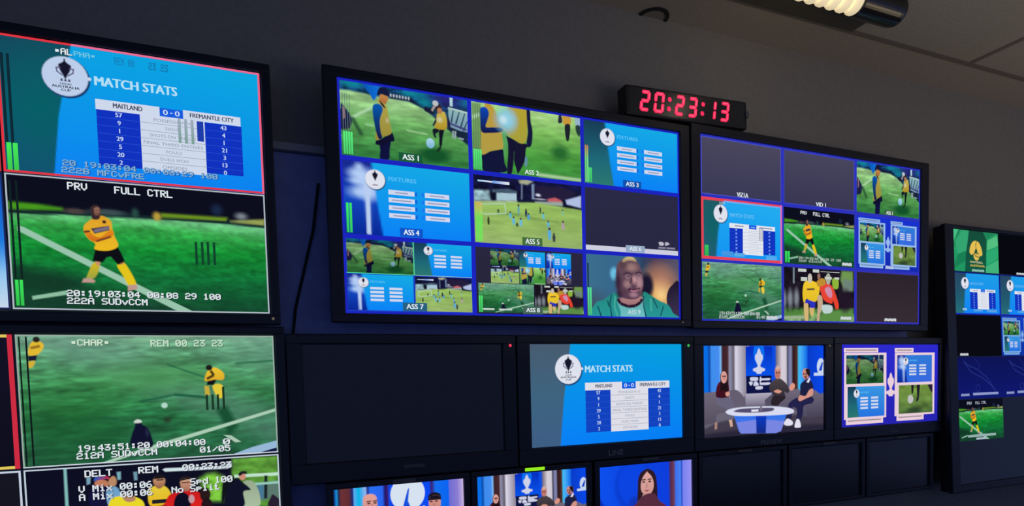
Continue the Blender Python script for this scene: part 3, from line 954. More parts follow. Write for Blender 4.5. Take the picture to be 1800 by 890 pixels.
# --- floodlit ground seen wide, small players in sky blue
def wide_pitch(c, detail=1):
    s = grass(c, [(0, (150, 186, 92)), (.45, (150, 188, 96)), (.7, (144, 178, 96)), (1, (146, 172, 104))], 112, 8, 22, .05, .1, 3)
    line = [(-0.008,0.401),(0.27,0.366),(0.549,0.33),(0.814,0.357),(1,0.378)]
    top = 1 - s.below(line, .012)
    b = Soft(s.nu, s.nv)
    b.vgrad([(0, (20, 22, 66)), (.3, (16, 18, 44)), (1, (20, 24, 48))])
    b.poly([(-0.005,0.224),(0.138,0.209),(0.147,0.357),(-0.008,0.392)], (140, 172, 180), .02)
    b.noise(20, 16, .3, 5)
    b.poly([(0.199,0.236),(0.381,0.214),(0.38,0.329),(0.197,0.355)], (166, 196, 210), .008)
    b.poly([(0.16,0.195),(0.308,0.16),(0.387,0.184),(0.387,0.209),(0.16,0.237)], (70, 90, 110), .012)
    b.poly([(0.401,0.019),(0.472,-0.013),(0.542,0.003),(0.482,0.071),(0.412,0.065)], (168, 170, 140), .012)
    b.poly([(0.52,0.055),(0.547,0.04),(0.544,0.283),(0.52,0.287)], (120, 140, 170), .008)
    b.poly([(0.424,0.072),(0.438,0.07),(0.434,0.301),(0.42,0.303)], (110, 124, 150), .008)
    b.poly([(0.553,0.068),(0.794,0.045),(0.967,0.114),(0.84,0.254),(0.574,0.278)], (36, 30, 60), .02)
    b.poly([(0.67,0.253),(0.743,0.221),(0.809,0.259),(0.803,0.296),(0.669,0.301)], (196, 92, 100), .01)
    b.poly([(0.841,0.244),(0.998,0.148),(0.995,0.349),(0.852,0.312)], (176, 190, 226), .012)
    b.poly([(-0.008,0.392),(0.385,0.324),(0.385,0.382),(-0.009,0.448)], (170, 190, 170), .012)
    b.poly([(0.549,0.311),(0.815,0.278),(0.815,0.347),(0.549,0.356)], (150, 166, 160), .012)
    b.ell(*(0.58,0.209), .025, .02, (220, 226, 240), .4)
    for x in range(545, 610, 16):
        b.ell(*(0.597,0.27), .05, .012, (170, 170, 190), .5, .5)
    s.mix(top, (0, 0, 0))
    s.a += b.a * top[..., None]
    s.line(*[(0.475,0.574),(0.762,0.602)], .03, (110, 140, 70), .02, .7)
    s.line(*[(0.2,0.547),(0.405,0.54)], .022, (100, 140, 80), .012, .7)
    c.ground(s)
    c.part('goal')
    g = [(0.051,0.429),(0.096,0.422),(0.27,0.389),(0.279,0.535),(0.099,0.572),(0.049,0.56)]
    c.path(g + g[:1], .012, (176, 206, 180))
    c.part('score_strip')
    c.rect_((0.035,0.072), (0.167,0.096), (150, 205, 240), (220, 226, 240), 0)
    c.rect_((0.168,0.062), (0.317,0.103), (90, 150, 230), (230, 232, 240), 0)
    for p, h, w, col in (((0.319,0.558), .10, .010, (96, 180, 210)), ((0.348,0.64), .12, .012, (96, 180, 214)), ((0.395,0.461), .14, .008, (90, 160, 170)), ((0.413,0.654), .12, .013, (110, 184, 214)), ((0.464,0.504), .11, .010, (40, 40, 70)), ((0.487,0.559), .10, .012, (80, 160, 200)), ((0.597,0.449), .09, .006, (50, 70, 60)), ((0.624,0.527), .10, .012, (110, 190, 190)), ((0.67,0.65), .10, .011, (96, 176, 214)), ((0.68,0.8), .18, .016, (90, 170, 220)), ((0.722,0.854), .13, .014, (54, 60, 70)), ((0.813,0.655), .14, .012, (180, 150, 170)), ((0.122,0.672), .11, .009, (44, 60, 40)), ((0.211,0.511), .05, .008, (60, 84, 60)), ((0.811,0.447), .08, .006, (130, 190, 170)), ((0.378,0.697), .06, .012, (70, 90, 70))):
        c.part('player')
        c.blob([(p[0] - w * .8, p[1] - h * .3), (p[0], p[1] - h * .38), (p[0] + w * .8, p[1] - h * .3), (p[0] + w, p[1]), (p[0] + w * .7, p[1] + h * .5), (p[0] + w * .1, p[1] + h * .2), (p[0] - w * .6, p[1] + h * .5), (p[0] - w, p[1])], col)
        c.ell((p[0], p[1] - h * .46), h * .11, (70, 54, 50))

# --- two bibs close up with a ball held between them
def close_bibs(c):
    s = c.soft(112)
    s.vgrad([(0, (164, 204, 130)), (.35, (120, 182, 90)), (.7, (70, 148, 60)), (1, (60, 140, 60))])
    s.noise(10, 20, .1, 4, .3)
    s.ell(*(0.798,0.584), .08, .1, (34, 96, 44), .5, .9)
    s.line(*[(0.599,0.96),(0.993,0.97)], .05, (176, 206, 160), .02)
    for x, y in ((585, 240), (630, 240), (690, 250)):
        s.ell(*(0.611,0.089), .03, .012, (190, 220, 170), .4, .5)
    s.poly([(0.197,-0.017),(0.316,-0.009),(0.307,0.06),(0.242,0.13),(0.203,0.074)], (166, 220, 130), .03)
    s.poly([(0.01,0.008),(0.08,-0.011),(0.072,0.725),(-0.002,0.741)], (110, 150, 96), .03, .8)
    s.poly([(0.262,0.391),(0.317,0.484),(0.288,0.785),(0.265,0.71),(0.275,0.574)], (84, 160, 96), .03)
    s.poly([(0.007,0.204),(0.077,0.147),(0.076,0.193),(0.006,0.256)], (180, 214, 180), .02)
    c.ground(s)
    c.part('player')
    c.blob([(0.075,0.751),(0.154,0.694),(0.258,0.645),(0.273,0.721),(0.279,0.841),(0.293,0.972),(0.102,1.01),(0.081,0.855)], (18, 22, 56))
    c.blob([(0.127,-0.024),(0.188,0.038),(0.218,0.136),(0.264,0.244),(0.303,0.354),(0.262,0.391),(0.271,0.602),(0.25,0.646),(0.162,0.692),(0.075,0.751),(0.076,0.435),(0.109,0.099)], (186, 152, 60), (176, 156, 70))
    c.blob([(0.07,0.109),(0.094,0.061),(0.133,0.066),(0.151,0.14),(0.138,0.236),(0.121,0.345),(0.184,0.337),(0.255,0.326),(0.274,0.361),(0.238,0.399),(0.159,0.426),(0.096,0.437),(0.075,0.383),(0.071,0.24)], (12, 70, 180), (20, 24, 70))
    c.part('player')
    c.blob([(0.301,0.435),(0.333,0.467),(0.397,0.52),(0.479,0.515),(0.512,0.548),(0.478,0.583),(0.468,0.748),(0.441,0.861),(0.407,0.963),(0.391,0.966),(0.418,0.785),(0.404,0.585),(0.371,0.62),(0.361,0.797),(0.341,0.989),(0.301,0.984),(0.313,0.699),(0.312,0.539)], (22, 20, 48))
    c.blob([(0.324,-0.024),(0.405,-0.033),(0.49,-0.015),(0.494,0.2),(0.487,0.445),(0.446,0.519),(0.397,0.499),(0.333,0.44),(0.302,0.381),(0.337,0.212)], (178, 160, 50), (166, 158, 60))
    c.blob([(0.492,-0.002),(0.52,-0.023),(0.527,0.164),(0.542,0.324),(0.529,0.517),(0.502,0.557),(0.484,0.5),(0.497,0.334),(0.492,0.173)], (20, 24, 60))
    c.blob([(0.468,0.72),(0.486,0.716),(0.485,0.839),(0.462,0.85)], (96, 140, 160))
    c.part('ball')
    c.glow((0.301,0.201), .25, (120, 184, 210), .95, .13)
    c.glow((0.309,0.19), .20, (146, 206, 226), 1.0, .105)
    c.glow((0.277,0.203), .09, (206, 232, 240), .8, .05)
    c.part('player')
    c.blob([(0.832,-0.03),(0.899,-0.047),(0.907,0.115),(0.843,0.142)], (200, 150, 60))
    c.blob([(0.85,0.146),(0.903,0.133),(0.887,0.363),(0.86,0.359)], (30, 34, 44))
    c.blob([(0.799,-0.026),(0.819,0.001),(0.824,0.104),(0.785,0.114)], (40, 40, 60))
    c.part('bystander')
    c.blob([(0.952,-0.055),(0.999,-0.056),(1,0.113),(0.957,0.114)], (150, 180, 200))
    c.blob([(0.957,0.124),(1,0.124),(0.995,0.285),(0.962,0.229)], (40, 60, 60))

# --- a man in a green jacket at his desk
def man(c):
    s = c.soft(112)
    s.ugrad([(0, (60, 110, 140)), (.25, (56, 104, 140)), (.45, (58, 104, 136)), (.6, (46, 66, 96)), (.72, (74, 60, 84)), (1, (84, 84, 104))])
    s.mix(np.clip((s.v - .5) * 1.6, 0, .8) * np.clip((.3 - s.u) * 5, 0, 1), (70, 56, 66))
    s.ell(*(0.772,0.559), .15, .3, (226, 150, 70), .8, .95)
    s.ell(*(0.798,0.596), .09, .17, (250, 214, 140), .8, .95)
    s.ell(*(0.809,0.321), .13, .18, (176, 124, 116), .9, .6)
    s.ell(*(0.636,0.476), .07, .2, (20, 18, 44), .3, .95)
    s.ell(*(0.286,0.298), .04, .1, (110, 196, 232), .4, .95)
    c.ground(s)
    c.part('chair')
    c.blob([(1,0.399),(0.922,0.444),(0.873,0.553),(0.858,0.711),(0.892,0.894),(0.953,1.02),(1.01,1.02)], (30, 22, 44), (60, 50, 80))
    c.part('person')
    c.blob([(0.085,0.799),(0.172,0.732),(0.262,0.627),(0.319,0.636),(0.35,0.762),(0.464,0.859),(0.574,0.751),(0.601,0.582),(0.669,0.623),(0.771,0.715),(0.875,0.789),(0.927,0.919),(0.961,1.05),(0.081,1.07)], (34, 134, 122), (40, 150, 150))
    c.blob([(0.317,0.763),(0.374,0.824),(0.473,0.839),(0.566,0.764),(0.608,0.697),(0.599,0.853),(0.597,1.06),(0.371,1.07),(0.348,0.914)], (96, 172, 170), (110, 190, 196))
    c.blob([(0.326,0.699),(0.567,0.661),(0.574,0.725),(0.515,0.805),(0.431,0.822),(0.366,0.799)], (176, 130, 130), (160, 110, 116))
    c.path([(0.319,0.712),(0.35,0.787),(0.431,0.832),(0.506,0.818),(0.566,0.758),(0.583,0.699)], .05, (44, 20, 44))
    for a in ([(0.254,0.64),(0.236,0.792),(0.257,1.04)], [(0.6,0.646),(0.599,0.827),(0.631,1.05)], [(0.702,0.68),(0.753,0.847)], [(0.108,0.836),(0.153,1.05)], [(0.822,0.805),(0.786,0.976)], [(0.212,0.743),(0.227,0.843)]):
        c.path(a, .018, (18, 70, 84))
    for a in ([(0.294,0.663),(0.284,0.841),(0.322,1.04)], [(0.677,0.694),(0.683,0.902)]):
        c.path(a, .03, (70, 170, 156))
    c.blob([(0.311,0.195),(0.345,0.091),(0.415,0.029),(0.506,0.043),(0.563,0.147),(0.587,0.287),(0.596,0.44),(0.577,0.583),(0.543,0.682),(0.466,0.712),(0.383,0.694),(0.331,0.636),(0.308,0.46)], (104, 78, 88), (88, 60, 82))
    for x, y, ru, rv, col, k in (
        (0.325, 0.434, 0.049, 0.241, (52, 36, 58), 0.95),
        (0.339, 0.635, 0.049, 0.114, (48, 32, 54), 0.90),
        (0.471, 0.181, 0.092, 0.096, (166, 128, 124), 0.80),
        (0.381, 0.151, 0.066, 0.089, (84, 58, 66), 0.80),
        (0.556, 0.430, 0.051, 0.167, (188, 144, 152), 0.85),
        (0.423, 0.465, 0.058, 0.102, (170, 132, 136), 0.80),
        (0.502, 0.383, 0.038, 0.102, (196, 150, 154), 0.90),
        (0.491, 0.633, 0.067, 0.064, (176, 132, 146), 0.85),
        (0.432, 0.340, 0.043, 0.053, (158, 126, 138), 0.75),
        (0.549, 0.315, 0.035, 0.054, (158, 126, 138), 0.75),
        (0.435, 0.332, 0.020, 0.018, (44, 28, 44), 0.95),
        (0.551, 0.310, 0.018, 0.018, (44, 28, 44), 0.95),
        (0.502, 0.440, 0.038, 0.028, (150, 100, 116), 0.60),
        (0.389, 0.582, 0.037, 0.102, (84, 58, 72), 0.70),
        (0.567, 0.571, 0.025, 0.077, (110, 78, 92), 0.70),
    ):
        c.glow((x, y), rv, col, k, ru)
    c.blob([(0.372,0.086),(0.394,0.036),(0.44,0.004),(0.498,0.018),(0.526,0.082),(0.48,0.071),(0.431,0.075),(0.394,0.104)], (206, 190, 132), (150, 124, 100))
    c.path([(0.379,0.301),(0.425,0.269),(0.468,0.291)], .026, (70, 50, 66))
    c.path([(0.518,0.277),(0.55,0.254),(0.58,0.274)], .024, (70, 50, 66))
    c.path([(0.463,0.347),(0.474,0.398),(0.455,0.43),(0.462,0.45)], .014, (74, 48, 66))
    c.path([(0.438,0.538),(0.464,0.549),(0.501,0.552),(0.534,0.539),(0.558,0.517)], .016, (62, 34, 56))
    c.blob([(0.455,0.555),(0.492,0.56),(0.534,0.547),(0.538,0.567),(0.5,0.585),(0.467,0.579)], (176, 112, 134))
    c.ell((0.444,0.545), .014, (40, 20, 40), .01)

# --- presenters' studio, wide
CUP_SHAPE = [(0, -.5), (.06, -.42), (.1, -.3), (.19, -.22), (.2, -.08), (.12, .06), (.06, .18), (.1, .24), (.3, .3), (.3, .38), (.16, .42), (.1, .5), (-.1, .5), (-.16, .42), (-.3, .38), (-.3, .3), (-.1, .24), (-.06, .18), (-.12, .06), (-.2, -.08), (-.19, -.22), (-.1, -.3), (-.06, -.42)]
def cup(c, ctr, h, col):
    c.poly([(ctr[0] + x * h / ASP, ctr[1] + y * h) for x, y in CUP_SHAPE], col)

def studio(c):
    s = c.soft(128)
    s.ugrad([(0, (10, 110, 232)), (.035, (8, 110, 226)), (.045, (10, 56, 150)), (.06, (60, 140, 235)), (.12, (70, 140, 240)), (.135, (140, 200, 248)), (.145, (60, 30, 40)), (.19, (70, 40, 44)), (.2, (150, 150, 180)), (.235, (96, 90, 104)), (.25, (220, 216, 232)), (.27, (200, 196, 214)), (.345, (130, 122, 138)), (.355, (196, 190, 210)), (.36, (10, 70, 220)), (.575, (10, 76, 226)), (.585, (120, 110, 124)), (.63, (214, 206, 216)), (.67, (206, 200, 212)), (.68, (40, 40, 60)), (.69, (120, 122, 160)), (.715, (130, 134, 176)), (.725, (40, 22, 26)), (.765, (84, 46, 40)), (.775, (60, 190, 240)), (.80, (70, 170, 246)), (.85, (20, 110, 230)), (.86, (10, 60, 200)), (1, (8, 72, 232))])
    s.mix(np.clip((s.v - .5) * 2, 0, .4) * (np.abs(s.u - .3) < .06), (90, 84, 96))
    s.mix(s.below([(0, .64), (.35, .56), (.36, .54), (.58, .54), (.6, .6), (.8, .62), (1, .56)], .01), (104, 100, 116))
    s.mix(s.below([(0, .9), (.1, .84), (.25, .8), (.75, .8), (.9, .84), (1, .8)], .015), (66, 60, 76))
    s.mix(s.below([(0, .96), (.4, .92), (1, .93)], .02), (40, 38, 56))
    c.ground(s)
    c.part('backdrop_panel')
    c.rect_((0.331,0.008), (0.55,0.361), (6, 44, 190), (8, 84, 236))
    c.rect_((0.335,0.337), (0.543,0.534), (10, 16, 60), (14, 20, 70))
    c.ell((0.439,0.08), .14, (10, 110, 240), .045)
    cup(c, (0.439,0.17), .29, (206, 210, 232))
    c.rect_((0.328,0.533), (0.543,0.666), (176, 170, 190), (120, 114, 134))
    for p in ([(0.364,0.363),(0.376,0.351),(0.424,0.353),(0.431,0.366),(0.426,0.391),(0.376,0.392),(0.367,0.379)], [(0.445,0.36),(0.455,0.348),(0.464,0.367),(0.527,0.367),(0.525,0.389),(0.466,0.39),(0.452,0.408),(0.461,0.415),(0.527,0.415),(0.528,0.434),(0.508,0.443),(0.454,0.44),(0.445,0.424)], [(0.357,0.404),(0.383,0.402),(0.387,0.418),(0.376,0.443),(0.364,0.436)], [(0.401,0.403),(0.422,0.404),(0.436,0.442),(0.394,0.447)], [(0.41,0.463),(0.438,0.452),(0.468,0.46),(0.463,0.488),(0.415,0.489)]):
        c.part('backdrop_writing')
        c.blob(p, (206, 208, 232))
    c.part('streaming_logo')
    c.ell((0.976,0.247), .1, (200, 216, 240), .036)
    c.poly([(0.957,0.293),(0.983,0.202),(0.996,0.194),(0.983,0.297)], (10, 60, 200))
    c.rect_((0.912,0.318), (1,0.355), (196, 212, 240))
    c.part('sofa')
    c.poly([(0.002,0.507),(0.101,0.497),(0.116,0.621),(0.232,0.66),(0.322,0.679),(0.311,0.697),(0.099,0.744),(0.088,0.835),(0.007,0.859)], (112, 104, 120), (84, 78, 96))
    c.blob([(0.199,0.503),(0.255,0.487),(0.306,0.556),(0.328,0.667),(0.265,0.675),(0.221,0.628)], (100, 94, 112))
    c.part('sofa')
    c.poly([(0.615,0.509),(0.774,0.501),(0.799,0.535),(0.925,0.525),(0.989,0.596),(1.01,0.681),(1,0.832),(0.925,0.842),(0.798,0.824),(0.724,0.727),(0.602,0.686)], (112, 104, 122), (78, 74, 94))
    c.poly([(0.836,0.686),(1,0.647),(1,0.835),(0.861,0.85)], (96, 90, 110), (70, 66, 86))
    c.poly([(0.484,0.614),(0.543,0.553),(0.603,0.654),(0.602,0.699),(0.49,0.678)], (84, 80, 98))
    c.part('presenter')
    c.blob([(0.1,0.59),(0.144,0.562),(0.21,0.581),(0.243,0.692),(0.22,0.816),(0.192,0.813),(0.187,0.704),(0.116,0.652)], (104, 100, 124))
    c.blob([(0.1,0.559),(0.097,0.467),(0.118,0.398),(0.156,0.38),(0.191,0.425),(0.195,0.503),(0.177,0.564)], (84, 22, 40), (60, 16, 30))
    c.blob([(0.129,0.391),(0.129,0.314),(0.157,0.281),(0.181,0.313),(0.185,0.394),(0.188,0.502),(0.155,0.485),(0.131,0.499)], (30, 18, 24))
    c.ell((0.157,0.343), .066, (222, 160, 150), .024)
    for p in [(0.151,0.334),(0.166,0.334)]:
        c.ell(p, .011, (70, 40, 44), .0055)
    c.line(*[(0.151,0.364),(0.166,0.365)], .008, (176, 96, 96))
    c.blob([(0.168,0.517),(0.194,0.502),(0.201,0.537),(0.177,0.554)], (214, 150, 136))
    c.poly([(0.192,0.816),(0.218,0.815),(0.224,0.888),(0.206,0.896)], (210, 170, 150))
    c.poly([(0.084,0.835),(0.103,0.829),(0.1,0.907),(0.081,0.912)], (170, 130, 120))
    c.part('presenter')
    c.blob([(0.538,0.666),(0.555,0.57),(0.615,0.541),(0.663,0.593),(0.615,0.655),(0.59,0.685)], (44, 34, 44))
    c.blob([(0.522,0.488),(0.544,0.409),(0.603,0.371),(0.664,0.43),(0.694,0.513),(0.675,0.545),(0.651,0.527),(0.651,0.576),(0.555,0.562),(0.549,0.538)], (74, 66, 70), (52, 46, 54))
    c.blob([(0.57,0.314),(0.574,0.258),(0.598,0.237),(0.618,0.267),(0.618,0.331),(0.603,0.376),(0.579,0.37)], (204, 140, 122), (190, 120, 104))
    for p in [(0.584,0.308),(0.604,0.308)]:
        c.ell(p, .011, (70, 40, 44), .0055)
    c.line(*[(0.584,0.34),(0.603,0.34)], .008, (176, 96, 96))
    c.glow((0.596,0.25), .04, (214, 190, 184), .7, .025)
    c.blob([(0.562,0.522),(0.591,0.5),(0.627,0.522),(0.603,0.544)], (216, 150, 130))
    c.blob([(0.694,0.497),(0.702,0.456),(0.725,0.43),(0.744,0.46),(0.734,0.499),(0.71,0.517)], (222, 150, 130))
    c.part('presenter')
    c.blob([(0.693,0.66),(0.774,0.599),(0.899,0.607),(0.899,0.673),(0.823,0.702),(0.811,0.8),(0.786,0.88),(0.755,0.861),(0.761,0.747),(0.724,0.711),(0.718,0.793),(0.699,0.889),(0.663,0.87),(0.681,0.724)], (34, 34, 74))
    c.blob([(0.789,0.502),(0.799,0.436),(0.862,0.389),(0.899,0.449),(0.906,0.507),(0.887,0.54),(0.887,0.623),(0.799,0.617)], (30, 32, 66))
    c.blob([(0.868,0.522),(0.902,0.507),(0.899,0.582),(0.836,0.62),(0.786,0.646),(0.771,0.616),(0.789,0.577),(0.836,0.587)], (212, 148, 132))
    c.blob([(0.809,0.338),(0.814,0.281),(0.843,0.265),(0.872,0.291),(0.872,0.348),(0.851,0.389),(0.824,0.388)], (206, 140, 126))
    c.blob([(0.837,0.289),(0.847,0.267),(0.872,0.277),(0.877,0.34),(0.862,0.356)], (36, 26, 30))
    for p in [(0.821,0.329),(0.841,0.329)]:
        c.ell(p, .011, (70, 40, 44), .0055)
    c.line(*[(0.821,0.361),(0.841,0.362)], .008, (176, 96, 96))
    c.glow((0.839,0.372), .04, (60, 36, 40), .8, .02)
    c.poly([(0.844,0.425),(0.872,0.37),(0.879,0.393),(0.864,0.436)], (220, 220, 230))
    c.blob([(0.645,0.898),(0.675,0.841),(0.719,0.875),(0.719,0.916),(0.675,0.923)], (226, 224, 238))
    c.blob([(0.738,0.942),(0.755,0.861),(0.78,0.863),(0.794,0.944),(0.767,0.955)], (226, 224, 238))
    c.part('studio_desk')
    c.poly([(0.231,0.762),(0.669,0.789),(0.62,0.98),(0.578,1),(0.287,0.976),(0.27,0.946)], (30, 110, 236), (110, 130, 226))
    c.poly([(0.409,0.776),(0.497,0.781),(0.492,0.992),(0.413,0.985)], (10, 60, 200), (20, 40, 130))
    c.poly([(0.253,0.85),(0.411,0.832),(0.413,0.984),(0.289,0.976)], (120, 134, 226))
    c.poly([(0.497,0.839),(0.65,0.869),(0.62,0.98),(0.578,1),(0.494,0.992)], (120, 134, 226))
    c.blob([(0.169,0.734),(0.198,0.697),(0.299,0.681),(0.437,0.683),(0.578,0.693),(0.699,0.722),(0.734,0.758),(0.712,0.785),(0.614,0.794),(0.437,0.789),(0.243,0.774)], (216, 218, 240))
    c.blob([(0.232,0.726),(0.288,0.699),(0.437,0.7),(0.555,0.709),(0.543,0.743),(0.437,0.751),(0.322,0.745)], (84, 78, 110))
    c.poly([(0.373,0.715),(0.431,0.716),(0.431,0.741),(0.374,0.74)], (226, 226, 240))
    c.poly([(0.443,0.667),(0.46,0.668),(0.462,0.737),(0.446,0.736)], (120, 110, 130))

# --- four framed pictures on a blue card
def four_up(c, detail=1, pale=(232, 206, 218), blue=(44, 42, 206), dark=.72):
    s = c.soft(48)
    s.vgrad([(0, blue), (1, tuple(x * .85 for x in blue))])
    c.ground(s)
    for a, b in (((0.028,0.041), (0.364,0.094)), ((0.533,0.043), (0.73,0.098)), ((0.048,0.883), (0.416,0.976)), ((0.555,0.88), (0.846,0.97))):
        c.part('name_tab')
        c.rect_(a, b, pale)
        c.rect_((a[0] + .02, (a[1] + b[1]) / 2 - .008), (b[0] - .02, (a[1] + b[1]) / 2 + .008), tuple(x * .7 for x in pale))
    c.part('card')
    c.rect_((0.03,0.1), (0.447,0.911), pale)
    c.part('card')
    c.rect_((0.534,0.103), (0.963,0.905), pale)
    c.part('cup_emblem')
    cup(c, (0.493,0.499), .30, pale)
    boxes = (((0.05,0.129), (0.418,0.478)), ((0.557,0.135), (0.931,0.482)), ((0.061,0.513), (0.427,0.888)), ((0.574,0.517), (0.939,0.881)))
    for i, (a, b) in enumerate(boxes):
        c.part('framed_picture')
        q = c.sub(a[0], a[1], b[0], b[1])
        if i == 0:
            touchline(q, 0, dark)
        elif i == 1:
            fixtures(q, LAMP, 0, True, ((50, 120, 210), (60, 100, 220)))
        elif i == 2:
            fixtures(q, GREEN_R, 0, False, ((60, 150, 220), (40, 110, 220)))
        else:
            s = grass(q, [(0, (110, 140, 60)), (1, (84, 116, 60))], 40, 8, 12, .15, .2, 3)
            s.ell(.45, .9, .22, .12, (40, 60, 40), .4, .8)
            q.ground(s)
            q.poly([(.36, 0), (.43, 0), (.42, .3), (.37, .3)], (30, 26, 40))
            q.poly([(.52, 0), (.62, 0), (.58, .55), (.5, .62), (.54, .4)], (30, 26, 40))
            q.poly([(.85, 0), (1, 0), (1, .3), (.92, .2)], (40, 34, 50))
            q.ell((.34, .5), .15, (190, 190, 190))

# --- green federation card
def green_card(c):
    s = c.soft(48)
    s.vgrad([(0, (40, 150, 100)), (1, (26, 140, 92))])
    s.noise(8, 8, .12, 3)
    c.ground(s)
    c.part('diamond_pattern')
    for pts, col in (([(0, 0), (.12, 0), (.02, .3), (0, .3)], (72, 186, 132)), ([(.05, .3), (.2, 0), (.34, 0), (.3, .5), (.1, .6)], (52, 164, 112)), ([(0, .4), (.1, .6), (.26, .5), (.24, 1), (0, 1)], (34, 150, 98)), ([(.1, .6), (.28, .5), (.26, .75), (0, .95)], (24, 128, 84)),
                     ([(.76, .2), (.98, .05), (1, .3), (.74, .45)], (84, 190, 128)), ([(.7, .5), (1, .34), (1, .62), (.74, .8)], (44, 168, 112)), ([(.7, .85), (1, .66), (1, 1), (.7, 1)], (64, 178, 122)), ([(.6, 0), (.96, 0), (.76, .16)], (30, 132, 86))):
        c.poly(pts, col)
    c.part('dark_band')
    c.poly([(.36, 0), (.66, 0), (.74, .18), (.7, 1), (.25, 1), (.27, .6)], (22, 76, 58), (16, 88, 66))
    c.part('ball_emblem')
    g, k = (226, 190, 84), (22, 76, 58)
    c.blob([(.49, .235), (.57, .28), (.62, .42), (.635, .56), (.59, .60), (.545, .55), (.52, .46), (.495, .42), (.465, .50), (.44, .565), (.40, .59), (.355, .53), (.37, .40), (.42, .28)], g)
    c.ell((.505, .60), .115, g)
    c.poly([(.498, .43), (.535, .53), (.455, .535)], k)
    c.path([(.515, .25), (.49, .33), (.50, .43)], .014, k)
    c.path([(.40, .60), (.46, .55), (.56, .545)], .016, k)
    c.path([(.47, .60), (.52, .615), (.56, .65)], .018, k)
    c.part('emblem_writing')
    c.text('FOOTBALL', (.36, .735), (.64, .785), (216, 212, 160), .03)
    c.text('AUSTRALIA', (.36, .82), (.68, .87), (236, 204, 90), .03)
    smear(c, (.40, .935), (.66, .99), (140, 192, 182))

# --- two players on the touchline, others behind them
def pair(c):
    s = c.soft(96)
    s.vgrad([(0, (24, 18, 30)), (.72, (30, 24, 34)), (.8, (70, 120, 54)), (.9, (110, 150, 90)), (1, (130, 160, 110))])
    s.noise(20, 14, .35, 6)
    s.poly([(0.812,0.004),(0.985,0.003),(0.986,0.391),(0.854,0.412),(0.791,0.184)], (110, 150, 80), .03)
    s.poly([(0.833,0.167),(0.986,0.197),(0.959,0.392),(0.833,0.414)], (110, 130, 120), .03)
    s.poly([(-0.023,0.844),(0.256,0.794),(0.256,0.927),(-0.023,1.01)], (80, 130, 60), .03)
    s.line(*[(-0.023,0.949),(0.256,0.927)], .06, (160, 180, 150), .02)
    s.poly([(0.667,0.791),(0.981,0.738),(0.971,1),(0.484,1.01),(0.525,0.878)], (90, 140, 70), .03)
    for p in [(0.083,0.59),(0.169,0.573),(-0.003,0.608)]:
        s.ell(p[0], p[1], .035, .17, (140, 150, 160), .5, .85)
    s.ell(*(0.865,0.591), .09, .2, (34, 22, 40), .4, .95)
    s.line(*[(0.132,0.009),(0.131,0.285)], .035, (130, 150, 160), .01)
    c.ground(s)
    c.part('player')
    c.blob([(0.276,0.647),(0.325,0.658),(0.335,0.831),(0.325,1),(0.29,1.01),(0.271,0.807)], (214, 180, 120))
    c.blob([(0.355,0.737),(0.414,0.721),(0.404,0.882),(0.374,0.91),(0.35,0.83)], (210, 180, 110))
    c.blob([(0.288,0.659),(0.306,0.592),(0.355,0.596),(0.424,0.626),(0.424,0.734),(0.365,0.749),(0.345,0.67)], (44, 50, 190))
    c.blob([(0.257,0.594),(0.253,0.435),(0.277,0.275),(0.355,0.229),(0.444,0.263),(0.49,0.313),(0.484,0.475),(0.439,0.625),(0.345,0.603),(0.306,0.579),(0.276,0.66)], (240, 200, 50), (226, 190, 40))
    c.poly([(0.311,0.385),(0.42,0.372),(0.419,0.405),(0.316,0.418)], (90, 70, 50))
    c.ell((0.355,0.189), .09, (200, 190, 180), .03)
    c.part('player')
    c.blob([(0.464,0.517),(0.525,0.527),(0.535,0.715),(0.494,0.879),(0.484,1),(0.454,1),(0.464,0.718)], (196, 168, 140))
    c.blob([(0.535,0.688),(0.667,0.696),(0.667,0.819),(0.565,0.85),(0.525,0.77)], (190, 210, 210))
    c.blob([(0.495,0.327),(0.565,0.254),(0.667,0.315),(0.729,0.488),(0.771,0.705),(0.729,0.762),(0.688,0.6),(0.667,0.655),(0.565,0.606),(0.515,0.473)], (226, 70, 60), (232, 66, 44))
    c.blob([(0.565,0.389),(0.626,0.331),(0.667,0.41),(0.667,0.533),(0.616,0.522)], (206, 140, 170))
    c.ell((0.616,0.183), .11, (170, 176, 160), .035)
    c.part('bystander')
    c.blob([(0.454,0.235),(0.525,0.176),(0.575,0.213),(0.565,0.295),(0.484,0.341),(0.454,0.302)], (190, 140, 50))
    c.ell((0.481,0.146), .06, (150, 110, 100), .022)
    c.part('bystander')
    c.blob([(0.677,0.178),(0.76,0.172),(0.76,0.35),(0.688,0.354)], (140, 180, 60))
    c.part('screen_readout')
    for a, b in zip([(0.191,0.017),(0.395,0.013),(0.505,0.044),(0.228,0.172),(0.565,0.14),(0.708,0.142)], [(0.304,0.074),(0.485,0.072),(0.78,0.055),(0.316,0.245),(0.667,0.193),(0.775,0.185)]):
        c.rect_(a, b, (196, 204, 196))

# ------------------------------------------------------------------ the room
YW = 0.12          # the wall behind the monitors
ZC = 2.656         # the ceiling
structure('wall_back', bx(-3.2, 6.6, YW, YW + .1, 0, ZC), M_wall)
structure('ceiling', bx(-3.2, 6.6, -4.2, YW, ZC, ZC + .06), M_ceil)
structure('floor', bx(-3.2, 6.6, -4.2, YW, -.05, 0), M_floor)
bm = bmesh.new()
box(bm, -3.2, 6.6, -.087, -.063, ZC - .003, ZC)
structure('trim_1', bm, M_tbar)
bm = bmesh.new()
for i in range(-4, 6):
    x = 2.745 + .66 * i
    if x > 2.2 or x < 1.3:
        box(bm, x - .012, x + .012, -4.2, -.087, ZC - .003, ZC)
for i in range(1, 6):
    box(bm, -3.2, 6.6, -.075 - .66 * i - .012, -.075 - .66 * i + .012, ZC - .003, ZC)
structure('trim_2', bm, M_tbar)

